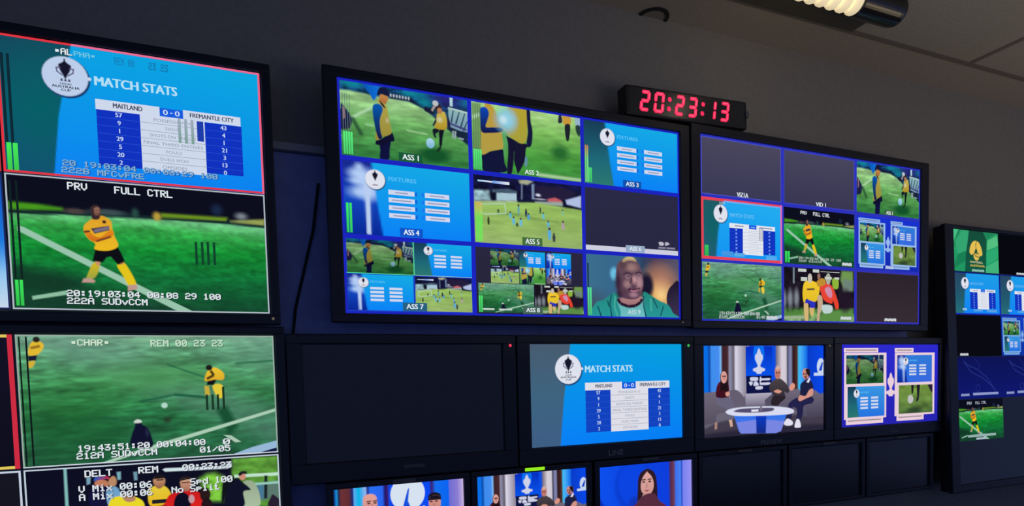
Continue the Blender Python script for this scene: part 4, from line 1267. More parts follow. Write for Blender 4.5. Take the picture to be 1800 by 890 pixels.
# board behind the monitors, screen glow painted into its blue, with a grey cable duct along its top edge
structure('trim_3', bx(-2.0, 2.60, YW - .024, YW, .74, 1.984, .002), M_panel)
structure('trim_4', bx(-2.0, 2.60, YW - .044, YW, 1.985, 2.008, .003), M_rail)

# ------------------------------------------------------------------ monitors
ROOTS = {}
def monitor(name, label, scr, bez, depth=.046, cat='monitor', group=None, feet=True, tilt=0.0, lean=None):
    """scr = x0,x1,z0,z1 of the glass; bez = left,right,top,bottom rim widths"""
    x0, x1, z0, z1 = scr
    l, r, t, b = bez
    ox, oz = (x0 + x1) / 2, z0 - b
    root = thing(name, label, cat, (ox, 0, oz), group or {'multiview_monitor': 'large monitors on the wall', 'studio_monitor': 'monitors in the middle row'}.get(name))
    X0, X1, Z0, Z1 = x0 - ox, x1 - ox, z0 - oz, z1 - oz
    if lean:
        root.location.y, root.location.z, root.rotation_euler.x = lean
    bm = bmesh.new()
    F = -.010
    bv = .004
    box(bm, X0 - l, X1 + r, F, .012, Z1, Z1 + t, bv)
    box(bm, X0 - l, X1 + r, F, .012, Z0 - b, Z0, bv)
    box(bm, X0 - l, X0, F, .012, Z0 - .004, Z1 + .004, bv)
    box(bm, X1, X1 + r, F, .012, Z0 - .004, Z1 + .004, bv)
    obj('bezel', bm, M_bezel, root)
    bm = bmesh.new()
    box(bm, X0 - l + .004, X1 + r - .004, .010, depth, Z0 - b + .004, Z1 + t - .004, .006)
    obj('rear_case', bm, M_body, root)
    obj('screen', bx(X0 - .002, X1 + .002, 0, .011, Z0 - .002, Z1 + .002), M_glass, root)
    w = min(.2, (X1 - X0) * .25)
    zc = (Z0 + Z1) / 2
    bm = bmesh.new()
    gap = YW - root.location.y
    if lean:
        gap = YW - .005 - root.location.y + 0.0
    back = YW - .024
    if lean:
        box(bm, -w, w, depth - .002, .13, Z1 - .32, Z1 - .12, .003)
    else:
        box(bm, -w, w, depth - .002, back, zc - .06, zc + .06, .003)
    obj('wall_bracket', bm, M_bracket, root)
    ROOTS[name + label] = root
    root_info[root.name] = (ox, oz)
    return root
root_info = {}
def rect(root, x0, x1, z0, z1):
    ox, oz = root_info[root.name]
    return (x0 - ox, x1 - ox, z0 - oz, z1 - oz)
PY = -.0012
def pic(root, r, label=None, name='picture'):
    return Picture(root, rect(root, *r), PY, name, label)
def led(root, x, z, m, label, r=.005):
    ox, oz = root_info[root.name]
    bm = bmesh.new()
    bmesh.ops.create_uvsphere(bm, u_segments=14, v_segments=8, radius=r)
    for v in bm.verts:
        v.co.y *= .6
        v.co += Vector((x - ox, -.0105, z - oz))
    return obj('indicator_light', bm, m, root, label)
def plate_text(root, s, x0, x1, z0, z1, m=None):
    ox, oz = root_info[root.name]
    V, F = text_mesh(s, .02)
    bm = bmesh.new()
    vs_ = [bm.verts.new((x0 - ox + x * (x1 - x0), -.0108, z1 - oz - y * (z1 - z0))) for x, y in V]
    for f in F:
        try:
            bm.faces.new([vs_[i] for i in f])
        except ValueError:
            pass
    return obj('name_plate', bm, m or M_print, root, 'dim grey lettering on the lower rim')
def plate_blank(root, x0, x1, z0, z1):
    ox, oz = root_info[root.name]
    return obj('name_plate', bx(x0 - ox, x1 - ox, -.0112, -.0095, z0 - oz, z1 - oz, .0006), M_label, root, 'small dim grey strip on the lower rim')
def dark_tile(c, col=(38, 36, 50), col2=(46, 44, 60)):
    s = c.soft(24)
    s.vgrad([(0, col2), (1, col)])
    c.ground(s)

WHITE = (222, 230, 236)
# ---- big monitor at the far left: graphic above, lone player below
A = monitor('multiview_monitor', 'large monitor at upper left showing a match statistics graphic above a lone player in yellow', (-1.384, -.2045, 1.491, 2.1585), (.028, .024, .024, .028))
c = pic(A, (-.793, -.208, 1.827, 2.156), 'match statistics graphic outlined in red')
stats(c, TEAL, 2, white=(206, 216, 236), face=(188, 206, 234))
c.part('level_meter')
c.rect_((.012, .14), (.022, .8), (14, 40, 52))
c.rect_((.032, .14), (.042, .8), (14, 40, 52))
meter(c, (.012, .785), (.055, .985), 2)
for u in (.648, .674, .7):
    c.part('overlay_bar')
    c.rect_((u, .455), (u + .012, .65), (160, 172, 190), (120, 160, 150))
c.part('overlay_bar')
c.rect_((.725, .46), (.752, .62), (30, 60, 170))
c.part('screen_readout')
c.osd('*AL', (.20, .043), (.262, .088), WHITE)
c.part('screen_readout')
c.osd('PHA*', (.268, .05), (.345, .088), (110, 196, 226), None)
c.part('screen_readout')
c.osd('REM 00', (.415, .05), (.49, .105), (20, 130, 190), None)
c.part('screen_readout')
c.osd('23 23', (.545, .05), (.62, .105), (20, 120, 176), None)
c.part('screen_readout')
c.osd('20 19:03:04 00:08:29 100', (.205, .872), (.80, .915), (128, 172, 206), (10, 60, 150))
c.part('screen_readout')
c.osd('222B MFCvFRE', (.20, .925), (.505, .968), (130, 176, 210), (10, 60, 150))
c.part('border')
c.frame(.009, (226, 52, 66), 'ltb')
c.frame(.009, (236, 96, 130), 'r')
c.rect_((.26, 0), (1, .014), (236, 110, 150))
c.finish()
c = pic(A, (-.793, -.2085, 1.495, 1.8245), 'player in yellow with folded arms on a floodlit pitch')
lone_player(c)
c.part('level_meter')
c.rect_((.012, .05), (.02, .78), (16, 34, 34))
c.rect_((.034, .05), (.042, .78), (16, 34, 34))
meter(c, (0.011,0.782), (0.042,0.973), 2, col=(60, 226, 90))
for x in (1014, 1048, 1080, 1114):
    p = (x - 1014) / 100 * .075
    a = (0.692,0.426)
    b = (0.7,0.612)
    c.part('overlay_bar')
    c.rect_((a[0] + p, a[1] - p * .05), (a[0] + p + .0105, b[1] - p * .05), (16, 66, 44))
c.part('screen_readout')
a, b = (0.216,0.033), (0.287,0.08)
c.osd('PRV', (a[0], (a[1] + b[1]) / 2 - .027), (b[0], (a[1] + b[1]) / 2 + .027), WHITE)
a, b = (0.388,0.037), (0.611,0.083)
c.part('screen_readout')
c.osd('FULL CTRL', (a[0], (a[1] + b[1]) / 2 - .027), (b[0], (a[1] + b[1]) / 2 + .027), WHITE)
a, b = (0.192,0.845), (0.789,0.895)
m_ = (a[1] + b[1]) / 2
c.part('screen_readout')
c.osd('20:19:03:04 00:08 29 100', (a[0], m_ - .024), (b[0], m_ + .024), WHITE)
a, b = (0.191,0.904), (0.491,0.952)
m_ = (a[1] + b[1]) / 2
c.part('screen_readout')
c.osd('222A SUDvCCM', (a[0], m_ - .024), (b[0], m_ + .024), WHITE)
c.part('border')
c.frame(.006, (176, 186, 196))
c.finish()
c = pic(A, (-1.379, -.798, 1.827, 2.156), 'dark empty picture at the left edge')
dark_tile(c, (14, 16, 30), (18, 20, 40))
c.part('border')
c.frame(.006, (176, 60, 70))
c.finish()
c = pic(A, (-1.379, -.798, 1.495, 1.8245), 'pale blue graphic at the left edge')
s = c.soft(48)
s.vgrad([(0, (14, 80, 190)), (.5, (30, 120, 220)), (.75, (150, 200, 240)), (1, (200, 214, 235))])
c.ground(s)
c.part('border')
c.frame(.006, (30, 40, 90))
c.finish()
led(A, -.2, 1.48, M_led_d, 'small amber light on the lower rim', .004)

# ---- big monitor below it: pitch seen from above, crowd underneath
A2 = monitor('multiview_monitor', 'large monitor at lower left showing a pitch from above over a crowd of players', (-1.39, -.198, .761, 1.436), (.028, .026, .022, .028))
c = pic(A2, (-.793, -.202, 1.101, 1.4325), 'player waiting on a pitch, seen from above')
far_pitch(c)
for x, w in ((88, 7), (118, 8)):
    c.part('overlay_bar')
    a = (0.01,0.027)
    c.rect_((a[0] + (x - 88) / 1260, .015), (a[0] + (x - 88 + w) / 1260, .985), (14, 22, 26))
for x in (1004, 1034, 1062, 1092):
    a, b = (0.698,0.426), (0.702,0.613)
    d = (x - 1004) / 1260
    c.part('overlay_bar')
    c.rect_((a[0] + d, a[1] + (.06 if x < 1080 else 0)), (a[0] + d + .0095, b[1]), (24, 54, 38))
c.part('screen_readout')
for t, x0, y0, x1, y1, hh in (('*CHAR*', 345, 76, 535, 104, .022), ('REM 00 23 23', 736, 78, 1090, 108, .024)):
    pass
c.osd('*CHAR*', *[(lambda a, b: ((a[0], (a[1] + b[1]) / 2 - .024), (b[0], (a[1] + b[1]) / 2 + .024)))(*[(0.192,0.036),(0.332,0.08)])][0], (206, 226, 206), (60, 120, 80))
c.part('screen_readout')
c.osd('REM 00 23 23', *[(lambda a, b: ((a[0], (a[1] + b[1]) / 2 - .026), (b[0], (a[1] + b[1]) / 2 + .026)))(*[(0.489,0.041),(0.78,0.084)])][0], (196, 222, 200), (60, 120, 80))
c.part('screen_readout')
c.osd('19:43:51:20 00:04:00', *[(lambda a, b: ((a[0], (a[1] + b[1]) / 2 - .0245), (b[0], (a[1] + b[1]) / 2 + .0245)))(*[(0.194,0.846),(0.687,0.906)])][0], WHITE)
c.part('screen_readout')
c.osd('0', *[(lambda a, b: ((a[0], (a[1] + b[1]) / 2 - .0245), (b[0], (a[1] + b[1]) / 2 + .0245)))(*[(0.762,0.881),(0.79,0.884)])][0], WHITE)
c.part('screen_readout')
c.osd('212A SUDvCCM', *[(lambda a, b: ((a[0], (a[1] + b[1]) / 2 - .0245), (b[0], (a[1] + b[1]) / 2 + .0245)))(*[(0.189,0.925),(0.491,0.94)])][0], WHITE)
c.part('screen_readout')
c.osd('01/05', *[(lambda a, b: ((a[0], (a[1] + b[1]) / 2 - .0245), (b[0], (a[1] + b[1]) / 2 + .0245)))(*[(0.664,0.931),(0.79,0.946)])][0], WHITE)
c.part('border')
c.frame(.006, (150, 170, 160), 'ltr')
c.frame(.005, (206, 214, 226), 'b')
c.finish()
c = pic(A2, (-.793, -.202, .7645, 1.096), 'players in yellow and red crowded together')
crowd(c)
c.part('screen_readout')
def mid(p, h):
    a, b = p
    m = (a[1] + b[1]) / 2
    return (a[0], m - h), (b[0], m + h)
c.osd('DELT', *mid([(0.214,0.056),(0.315,0.062)], .026), WHITE)
c.part('screen_readout')
c.osd('REM', *mid([(0.415,0.054),(0.491,0.064)], .026), WHITE)
c.part('progress_strip')
c.poly([(0.509,0.066),(0.52,0.057),(0.766,0.074),(0.784,0.037),(0.793,0.046),(0.792,0.077),(0.776,0.095),(0.519,0.084)], (206, 224, 230))
c.part('screen_readout')
c.osd('00:23:23', *mid([(0.589,0.06),(0.792,0.065)], .026), WHITE, (60, 70, 90))
c.part('screen_readout')
c.osd('V Mix 00:06', *mid([(0.189,0.17),(0.464,0.184)], .026), WHITE)
c.part('screen_readout')
c.osd('A Mix 00:06', *mid([(0.189,0.231),(0.464,0.248)], .026), WHITE)
c.part('screen_readout')
c.osd('Spd 100', *mid([(0.617,0.178),(0.793,0.186)], .026), WHITE)
c.part('screen_readout')
c.osd('No Split', *mid([(0.541,0.237),(0.737,0.242)], .026), WHITE)
c.part('border')
c.frame(.006, (190, 204, 216))
c.finish()
c = pic(A2, (-1.384, -.799, 1.101, 1.4325), 'dark picture outlined in red and yellow at the left edge')
dark_tile(c, (14, 14, 30), (18, 18, 36))
c.part('border')
c.frame(.012, (222, 196, 90), 'tb')
c.frame(.018, (204, 44, 66), 'lr')
c.finish()
c = pic(A2, (-1.384, -.799, .7645, 1.096), 'dark picture outlined in white at the left edge')
dark_tile(c, (18, 18, 30), (22, 22, 34))
c.part('border')
c.frame(.008, (196, 206, 222))
c.finish()

# ---- centre monitor with nine pictures
GX, GZ = [0, .4033, .8067, 1.21], [2.1816, 1.9545, 1.7272, 1.5]
B = monitor('multiview_monitor', 'large monitor at upper centre with nine pictures, one a man in a green jacket', (0, 1.21, 1.5, 2.1816), (.041, .043, .028, .028))
def grid_lines(root, gx, gz, w, col):
    c = pic(root, (gx[0], gx[-1], gz[-1], gz[0]), 'blue lines between the pictures', 'grid_lines')
    m = c.mesh()
    W_, H_ = gx[-1] - gx[0], gz[0] - gz[-1]
    s = c.soft(16)
    s.vgrad([(0, col), (1, col)])
    c.ground(s)
    return c.finish()
grid_lines(B, GX, GZ, .007, (28, 36, 190))
def tile(root, gx, gz, k, label, g=.007):
    r, q = divmod(k, 3)
    o = pic(root, (gx[q] + g, gx[q + 1] - g, gz[r + 1] + g, gz[r] - g), label)
    o.y -= .0004
    return o
c = tile(B, GX, GZ, 0, 'warm-up by the touchline, captioned ASS 1')
touchline(c)
c.part('level_meter')
for i in range(4):
    u = .015 + .017 * i
    c.rect_((u, .17), (u + .004, .68), (96, 128, 120))
meter(c, (.012, .68), (.085, .985), 4, col=(90, 240, 130))
caption(c, 'ASS 1', (.458, .895), (.585, .972), (24, 88, 54))
c.finish()
c = tile(B, GX, GZ, 1, 'two yellow bibs close up, captioned ASS 2')
close_bibs(c)
c.part('level_meter')
for i in range(4):
    u = .01 + .02 * i
    c.rect_((u, .03), (u + .006, .7), (92, 120, 84))
meter(c, (.006, .69), (.08, .985), 4, col=(90, 235, 130))
caption(c, 'ASS 2', (.462, .905), (.59, .975), None)
c.finish()
c = tile(B, GX, GZ, 2, 'fixture list on pale blue, captioned ASS 3')
fixtures(c, GREEN_R)
c.part('level_meter')
meter(c, (.005, .4), (.042, .985), 2, top=(196, 120, 90), col=(120, 220, 130))
meter(c, (.04, .75), (.075, .985), 2, col=(80, 230, 120))
caption(c, 'ASS 3', (.425, .905), (.56, .975), (16, 80, 170))
c.finish()
c = tile(B, GX, GZ, 3, 'fixture list with floodlights, captioned ASS 4')
fixtures(c, LAMP, 1, True)
c.part('level_meter')
meter(c, (.012, .58), (.06, .985), 2, col=(60, 230, 110))
caption(c, 'ASS 4', (.448, .89), (.57, .965), (16, 84, 200))
c.finish()
c = tile(B, GX, GZ, 4, 'whole floodlit pitch with small players, captioned ASS 5')
wide_pitch(c)
c.part('level_meter')
meter(c, (.008, .40), (.07, .985), 4, top=(220, 170, 90), col=(110, 230, 90))
caption(c, 'ASS 5', (.452, .895), (.58, .975), (70, 110, 60))
c.finish()
c = tile(B, GX, GZ, 5, 'empty dark picture with a pale strip along its foot, captioned ASS 6')
dark_tile(c, (40, 40, 66), (42, 42, 70))
c.part('pale_strip')
c.rect_((0, .92), (.995, 1), (204, 206, 224))
caption(c, 'ASS 6', (.455, .90), (.58, .965), (150, 170, 196), (230, 234, 240), .04)
c.part('station_mark')
c.poly([(.775, .80), (.79, .785), (.825, .79), (.838, .82), (.82, .85), (.785, .845)], (190, 186, 204))
c.poly([(.848, .79), (.88, .785), (.90, .815), (.87, .835), (.85, .85)], (190, 186, 204))
smear(c, (.775, .868), (.85, .90), (140, 136, 162))
smear(c, (.865, .868), (.96, .90), (140, 136, 162))
c.finish()
c = tile(B, GX, GZ, 6, 'picture split into four, captioned ASS 7')
q0 = c.soft(16)
q0.vgrad([(0, (30, 60, 190)), (1, (30, 60, 190))])
c.ground(q0)
for box_, nm in (((.005, .0, .515, .465), 'a'), ((.525, .0, 1, .465), 'b'), ((.0, .485, .51, .985), 'c'), ((.525, .485, .995, .985), 'd')):
    c.part('framed_picture')
    q = c.sub(*box_)
    if nm == 'a':
        touchline(q, 0, .8)
    elif nm == 'b':
        fixtures(q, GREEN_R, 0)
    elif nm == 'c':
        fixtures(q, LAMP, 0, True)
    else:
        wide_pitch(q, 0)
c.part('divider')
c.rect_((.515, 0), (.523, .47), (90, 220, 130))
c.rect_((.0, .466), (.515, .476), (80, 220, 160))
c.rect_((.525, .466), (1, .474), (150, 200, 190))
caption(c, 'ASS 7', (.45, .885), (.585, .955), (40, 96, 130))
c.finish()
c = tile(B, GX, GZ, 7, 'mosaic of seven small pictures, captioned ASS 8')
dark_tile(c, (36, 34, 56), (42, 40, 64))
for box_, nm in (((.13, .02, .385, .26), 'a'), ((.13, .26, .385, .53), 'w'), ((.39, .03, .63, .27), 'b'), ((.39, .27, .63, .53), 'z'), ((.64, .03, .88, .27), 'f'), ((.64, .27, .88, .53), 's'), ((.015, .54, .515, .98), 'p'), ((.525, .54, .995, .98), 'r')):
    c.part('framed_picture')
    q = c.sub(*box_)
    if nm == 'a':
        touchline(q, 0, .75)
    elif nm == 'w':
        wide_pitch(q, 0)
    elif nm == 'b':
        fixtures(q, GREEN_R, 0)
    elif nm == 'f':
        fixtures(q, LAMP, 0, True)
    elif nm == 'z':
        close_bibs(q)
    elif nm == 's':
        studio(q)
    elif nm == 'p':
        far_pitch(q, 0)
    else:
        pair(q)
c.part('level_meter')
meter(c, (.012, .73), (.05, .98), 2, col=(80, 230, 110))
c.part('pale_strip')
c.rect_((.05, .92), (.15, .945), (200, 212, 206))
c.rect_((.19, .92), (.31, .945), (190, 206, 200))
caption(c, 'ASS 8', (.44, .90), (.565, .965), (70, 100, 90))
c.finish()
c = tile(B, GX, GZ, 8, 'man in a green jacket smiling at his desk, captioned ASS 9')
man(c)
c.part('level_meter')
c.rect_((.008, .15), (.022, .58), (30, 40, 76))
meter(c, (.005, .54), (.05, .985), 2, col=(90, 230, 150))
caption(c, 'ASS 9', (.425, .885), (.56, .96), None, (190, 216, 226))
c.finish()
led(B, 1.213, 1.489, M_led_d, 'small dim light on the lower rim', .003)

# ---- right monitor with nine pictures
HX, HZ = [1.304, 1.714, 2.126, 2.537], [2.191, 1.965, 1.7265, 1.497]
R = monitor('multiview_monitor', 'large monitor at upper right with nine pictures, one outlined in red', (1.304, 2.537, 1.497, 2.191), (.044, .05, .031, .03))
grid_lines(R, HX, HZ, .007, (44, 50, 186))
c = tile(R, HX, HZ, 0, 'empty dark picture captioned VIZ1A')
dark_tile(c, (58, 57, 86), (74, 71, 94))
caption(c, 'VIZ1A', (.43, .905), (.57, .985), None)
c.part('border')
c.frame(.008, (80, 84, 190))
c.finish()
c = tile(R, HX, HZ, 1, 'empty dark picture captioned VID 1')
dark_tile(c, (56, 54, 82), (72, 70, 94))
caption(c, 'VID 1', (.44, .91), (.58, .985), None)
c.part('border')
c.frame(.008, (66, 70, 190))
c.finish()
c = tile(R, HX, HZ, 2, 'small view of the warm-up by the touchline')
touchline(c, 0)
caption(c, 'ASS 1', (.46, .915), (.56, .985), (60, 100, 60))
c.finish()
c = tile(R, HX, HZ, 3, 'small match statistics graphic outlined in red', .004)
stats(c, dict(TEAL, stops=[(0, (40, 88, 100)), (.5, (34, 98, 112)), (1, (50, 92, 124))]), 1, ((36, 176, 238), (18, 150, 240)))
for u in (.70, .722, .745):
    c.part('overlay_bar')
    c.rect_((u, .42), (u + .007, .64), (110, 118, 140))
c.part('screen_readout')
c.osd('ALPHA', (.215, .055), (.28, .09), (170, 190, 196), None)
c.part('caption_strip')
c.rect_((.24, .855), (.38, .93), (70, 150, 225))
c.part('caption_strip')
c.rect_((.39, .87), (.52, .93), (90, 170, 230))
c.part('caption_strip')
c.rect_((.79, .88), (.93, .96), (80, 170, 240))
c.part('level_meter')
meter(c, (.03, .775), (.09, .965), 1, col=(60, 200, 90))
c.part('border')
c.frame(.026, (232, 66, 84), 'ltb')
c.frame(.024, (214, 108, 190), 'r')
c.rect_((.27, .03), (.975, .055), (120, 170, 236))
c.finish()
c = tile(R, HX, HZ, 4, 'small view of the lone player in yellow')
lone_player(c, 0)
c.part('screen_readout')
c.osd('PRV', (.225, .04), (.31, .10), (222, 226, 232), None)
c.part('screen_readout')
c.osd('FULL CTRL', (.40, .04), (.635, .105), (222, 226, 232), None)
c.part('screen_readout')
c.osd('20:19:03:04 00:08 29 100', (.2, .86), (.80, .905), (176, 190, 180), None)
c.part('screen_readout')
c.osd('222A SUDvCCM', (.2, .915), (.52, .955), (176, 190, 180), None)
c.part('level_meter')
meter(c, (.01, .78), (.08, .98), 2, col=(60, 230, 100))
smear(c, (.82, .915), (.96, .975))
c.finish()
c = tile(R, HX, HZ, 5, 'blue card with four framed pictures, captioned ASS 7')
four_up(c, 0, (150, 186, 236), (24, 50, 206), .95)
smear(c, (.45, .915), (.57, .98), (180, 196, 230))
c.finish()
c = tile(R, HX, HZ, 6, 'small view of the pitch seen from above')
far_pitch(c, 0)
c.part('screen_readout')
c.osd('19:43:51:20 00:04:00', (.2, .86), (.71, .92), (196, 206, 206), None)
c.part('screen_readout')
c.osd('212A SUDvCCM', (.2, .93), (.51, .98), (196, 206, 206), None)
c.part('screen_readout')
c.osd('01/05', (.67, .925), (.78, .975), (196, 206, 206), None)
smear(c, (.80, .92), (.94, .985))
c.finish()
c = tile(R, HX, HZ, 7, 'player in yellow beside one in red, others behind')
pair(c)
smear(c, (.80, .90), (.955, .965))
c.finish()
c = tile(R, HX, HZ, 8, 'empty brown picture with a pale caption')
dark_tile(c, (54, 44, 52), (44, 36, 44))
smear(c, (.445, .915), (.63, .975))
c.part('border')
c.frame(.006, (70, 56, 140))
c.finish()

# ---- row of four smaller monitors
def small(name, label, scr, group=None):
    return monitor(name, label, scr, (.036, .05, .030, .060), .05)
O = monitor('studio_monitor', 'switched-off black monitor with a red standby light, left of the blue statistics screen', (-.126, .493, 1.0605, 1.4085), (.044, .046, .030, .060), .05)
led(O, .519, 1.404, M_led_r, 'red standby light')
plate_blank(O, .155, .222, 1.028, 1.038)
L = monitor('studio_monitor', 'monitor labelled LINE showing the blue match statistics graphic', (.5905, 1.213, 1.0585, 1.4105), (.047, .048, .028, .058), .05)
c = pic(L, (.5925, 1.2111, 1.0605, 1.4085), 'match statistics graphic')
stats(c, SLATE, 2, ((6, 160, 220), (6, 124, 246)), (222, 222, 232), (18, 66, 190))
c.finish()
led(L, 1.237, 1.403, M_led_g, 'green power light')
plate_text(L, 'LINE', .885, .945, 1.014, 1.034)
P = monitor('studio_monitor', 'monitor labelled PREVIEW showing three presenters seated round a studio desk', (1.310, 1.941, 1.0475, 1.404), (.046, .048, .034, .047), .05)
c = pic(P, (1.3123, 1.9391, 1.0495, 1.402), 'three presenters in a blue studio')
studio(c)
c.finish()
led(P, 1.965, 1.402, M_led_d, 'unlit grey light on the rim', .004)
plate_text(P, 'PREVIEW', 1.585, 1.70, 1.008, 1.026)
Qm = monitor('studio_monitor', 'smaller monitor right of PREVIEW showing four framed pictures on a blue card', (2.0394, 2.6726, 1.0505, 1.4085), (.046, .022, .030, .050), .05)
c = pic(Qm, (2.0414, 2.6706, 1.0525, 1.4065), 'blue card with four framed pictures')
four_up(c, 1)
c.finish()
plate_blank(Qm, 2.335, 2.39, 1.014, 1.025)

# ---- bottom row of six small monitors with tally lamps
BOT = [(.1465, 'small bottom monitor showing two presenters and a round white logo'),
       (.595, 'small bottom monitor under a lit green tally, showing three presenters in the studio'),
       (1.051, 'small bottom monitor showing a dark-haired woman in a maroon top'),
       (1.504, 'black switched-off small monitor in the bottom row, under PREVIEW'),
       (1.959, 'black switched-off small monitor in the bottom row, between its two dark neighbours'),
       (2.412, 'black switched-off small monitor in the bottom row, rightmost of it')]
SM = []
for i, (xc, lab) in enumerate(BOT):
    dz = -.005 if i == 2 else 0
    m = monitor('tally_monitor', lab, (xc - .2015, xc + .2015, .7515 + dz, .979 + dz), (.021, .021, .019 - dz, .016 + dz), .05, group='small monitors along the bottom row')
    tx = (.155, .597, 1.06, 1.504, 1.959, 2.412)[i]
    ox, oz = root_info[m.name]
    bm = bx(tx - .036 - ox, tx + .036 - ox, -.0135, -.009, .9845 - oz, .9955 - oz, .002)
    obj('tally_lamp', bm, M_tally_on if i == 1 else M_tally_off, m, 'tally lamp glowing green' if i == 1 else 'unlit grey tally lamp')
    SM.append(m)

def bust(c, u, v, h, skin, hair, top, face=1, long_hair=False, turn=0):
    """head and shoulders; u,v the chin, h the height of the head"""
    P = lambda *a: [(u + a[i] * h / ASP, v + a[i + 1] * h) for i in range(0, len(a), 2)]
    if long_hair:
        c.blob(P(-.48, .35, -.5, -.3, -.42, -.85, 0, -1.14, .42, -.9, .54, -.3, .5, .5, 0, .4), hair)
    c.blob(P(-1.15, 2.6, -1.1, .95, -.75, .5, -.3, .3, 0, .36, .3, .3, .75, .45, 1.12, .9, 1.2, 2.6), top, tuple(x * .8 for x in top))
    c.blob(P(-.22, .0, .22, .0, .28, .35, 0, .5, -.28, .35), tuple(x * .85 for x in skin))
    c.blob(P(-.36, -.55, -.3, -.92, 0, -1.04, .3, -.92, .37, -.55, .33, -.2, .14, .02, -.14, .02, -.33, -.2), skin, tuple(x * .9 for x in skin))
    if hair:
        if long_hair:
            c.blob(P(.0, -1.1, .34, -.98, .46, -.6, .46, .1, .34, .1, .36, -.45, .24, -.78, .02, -1.0), hair)
            c.blob(P(.0, -1.1, -.34, -.98, -.44, -.6, -.44, .1, -.34, .1, -.34, -.45, -.22, -.78, -.02, -1.0), hair)
        else:
            c.blob(P(-.37, -.62, -.36, -.95, 0, -1.1, .36, -.95, .37, -.62, .3, -.86, 0, -.93, -.3, -.86), hair)
    if face:
        t = turn
        for x in (-.16 + t, .16 + t):
            c.blob(P(x - .08, -.55, x, -.59, x + .08, -.55, x, -.52), (50, 30, 36))
            c.line(*P(x - .1, -.65, x + .1, -.66), .04 * h, (70, 44, 40))
        c.blob(P(t - .03, -.5, t + .03, -.5, t + .07, -.3, t - .07, -.3), tuple(x * .85 for x in skin))
        c.blob(P(t - .12, -.17, t + .12, -.17, t, -.11), (170, 70, 80))

# two presenters
c = pic(SM[0], (-.054, .347, .7525, .978), 'two presenters either side of a round white logo')
s = c.soft(96)
s.ugrad([(0, (10, 60, 150)), (.02, (30, 150, 215)), (.03, (20, 40, 80)), (.05, (110, 50, 54)), (.11, (96, 44, 50)), (.135, (14, 40, 120)), (.14, (110, 170, 240)), (.18, (0, 180, 230)), (.2, (80, 170, 235)), (.23, (150, 180, 240)), (.245, (8, 20, 110)), (.26, (40, 110, 240)), (.36, (40, 100, 240)), (.37, (30, 20, 100)), (.395, (60, 30, 110)), (.405, (10, 70, 230)), (.72, (10, 74, 240)), (.74, (60, 30, 110)), (.77, (20, 110, 240)), (.875, (10, 100, 240)), (.885, (110, 110, 210)), (.95, (140, 124, 210)), (1, (200, 180, 224))])
c.ground(s)
c.part('streaming_logo')
lc = (0.55,0.141)
c.ell(lc, .24, (214, 226, 240))
c.poly([(lc[0] - .045, lc[1] + .2), (lc[0] + .0, lc[1] - .06), (lc[0] + .012, lc[1] - .08), (lc[0] - .0, lc[1] + .1), (lc[0] + .02, lc[1] + .2)], (20, 80, 220))
a, b = (0.431,0.212), (0.681,0.324)
c.text('Paramount+', (lc[0] - .13, lc[1] + .16), (lc[0] + .135, lc[1] + .34), (206, 222, 244), .03)
c.part('presenter')
h = (0.26,0.101)
bust(c, h[0], h[1] + .268, .262, (228, 160, 150), None, (60, 56, 70), 1, turn=.1)
c.part('presenter')
h = (0.761,0.154)
bust(c, h[0], h[1] + .262, .236, (220, 150, 140), (24, 20, 34), (24, 26, 56), 1, turn=-.05)
c.finish()
c = pic(SM[1], (.3945, .7955, .7525, .978), 'three presenters in a blue studio')
studio(c)
c.finish()
c = pic(SM[2], (.8505, 1.2515, .7475, .973), 'dark-haired woman in a maroon top against blue')
s = c.soft(96)
s.ugrad([(0, (14, 80, 236)), (.4, (10, 66, 226)), (.74, (14, 62, 220)), (.755, (80, 40, 80)), (.80, (110, 60, 84)), (.815, (60, 110, 235)), (.875, (70, 130, 240)), (.885, (30, 60, 190)), (.9, (120, 130, 240)), (1, (150, 146, 240))])
s.ell(.36, .34, .2, .4, (10, 56, 196), .12, .8)
s.ell(.36, .30, .17, .36, (12, 70, 232), .12, .8)
s.ell(.37, .62, .06, .1, (16, 50, 170), .4, .8)
s.poly([(0, .5), (.1, .75), (.3, .95), (.3, 1), (0, 1)], (10, 40, 180), .03)
c.ground(s)
c.part('presenter')
h = (0.5,0.497)
bust(c, h[0], h[1], .36, (226, 168, 160), (44, 26, 36), (110, 34, 66), 1, True, turn=-.02)
c.blob([(0.416,0.569),(0.484,0.501),(0.576,0.505),(0.621,0.605),(0.651,0.726),(0.392,0.679)], (84, 44, 62))
c.finish()

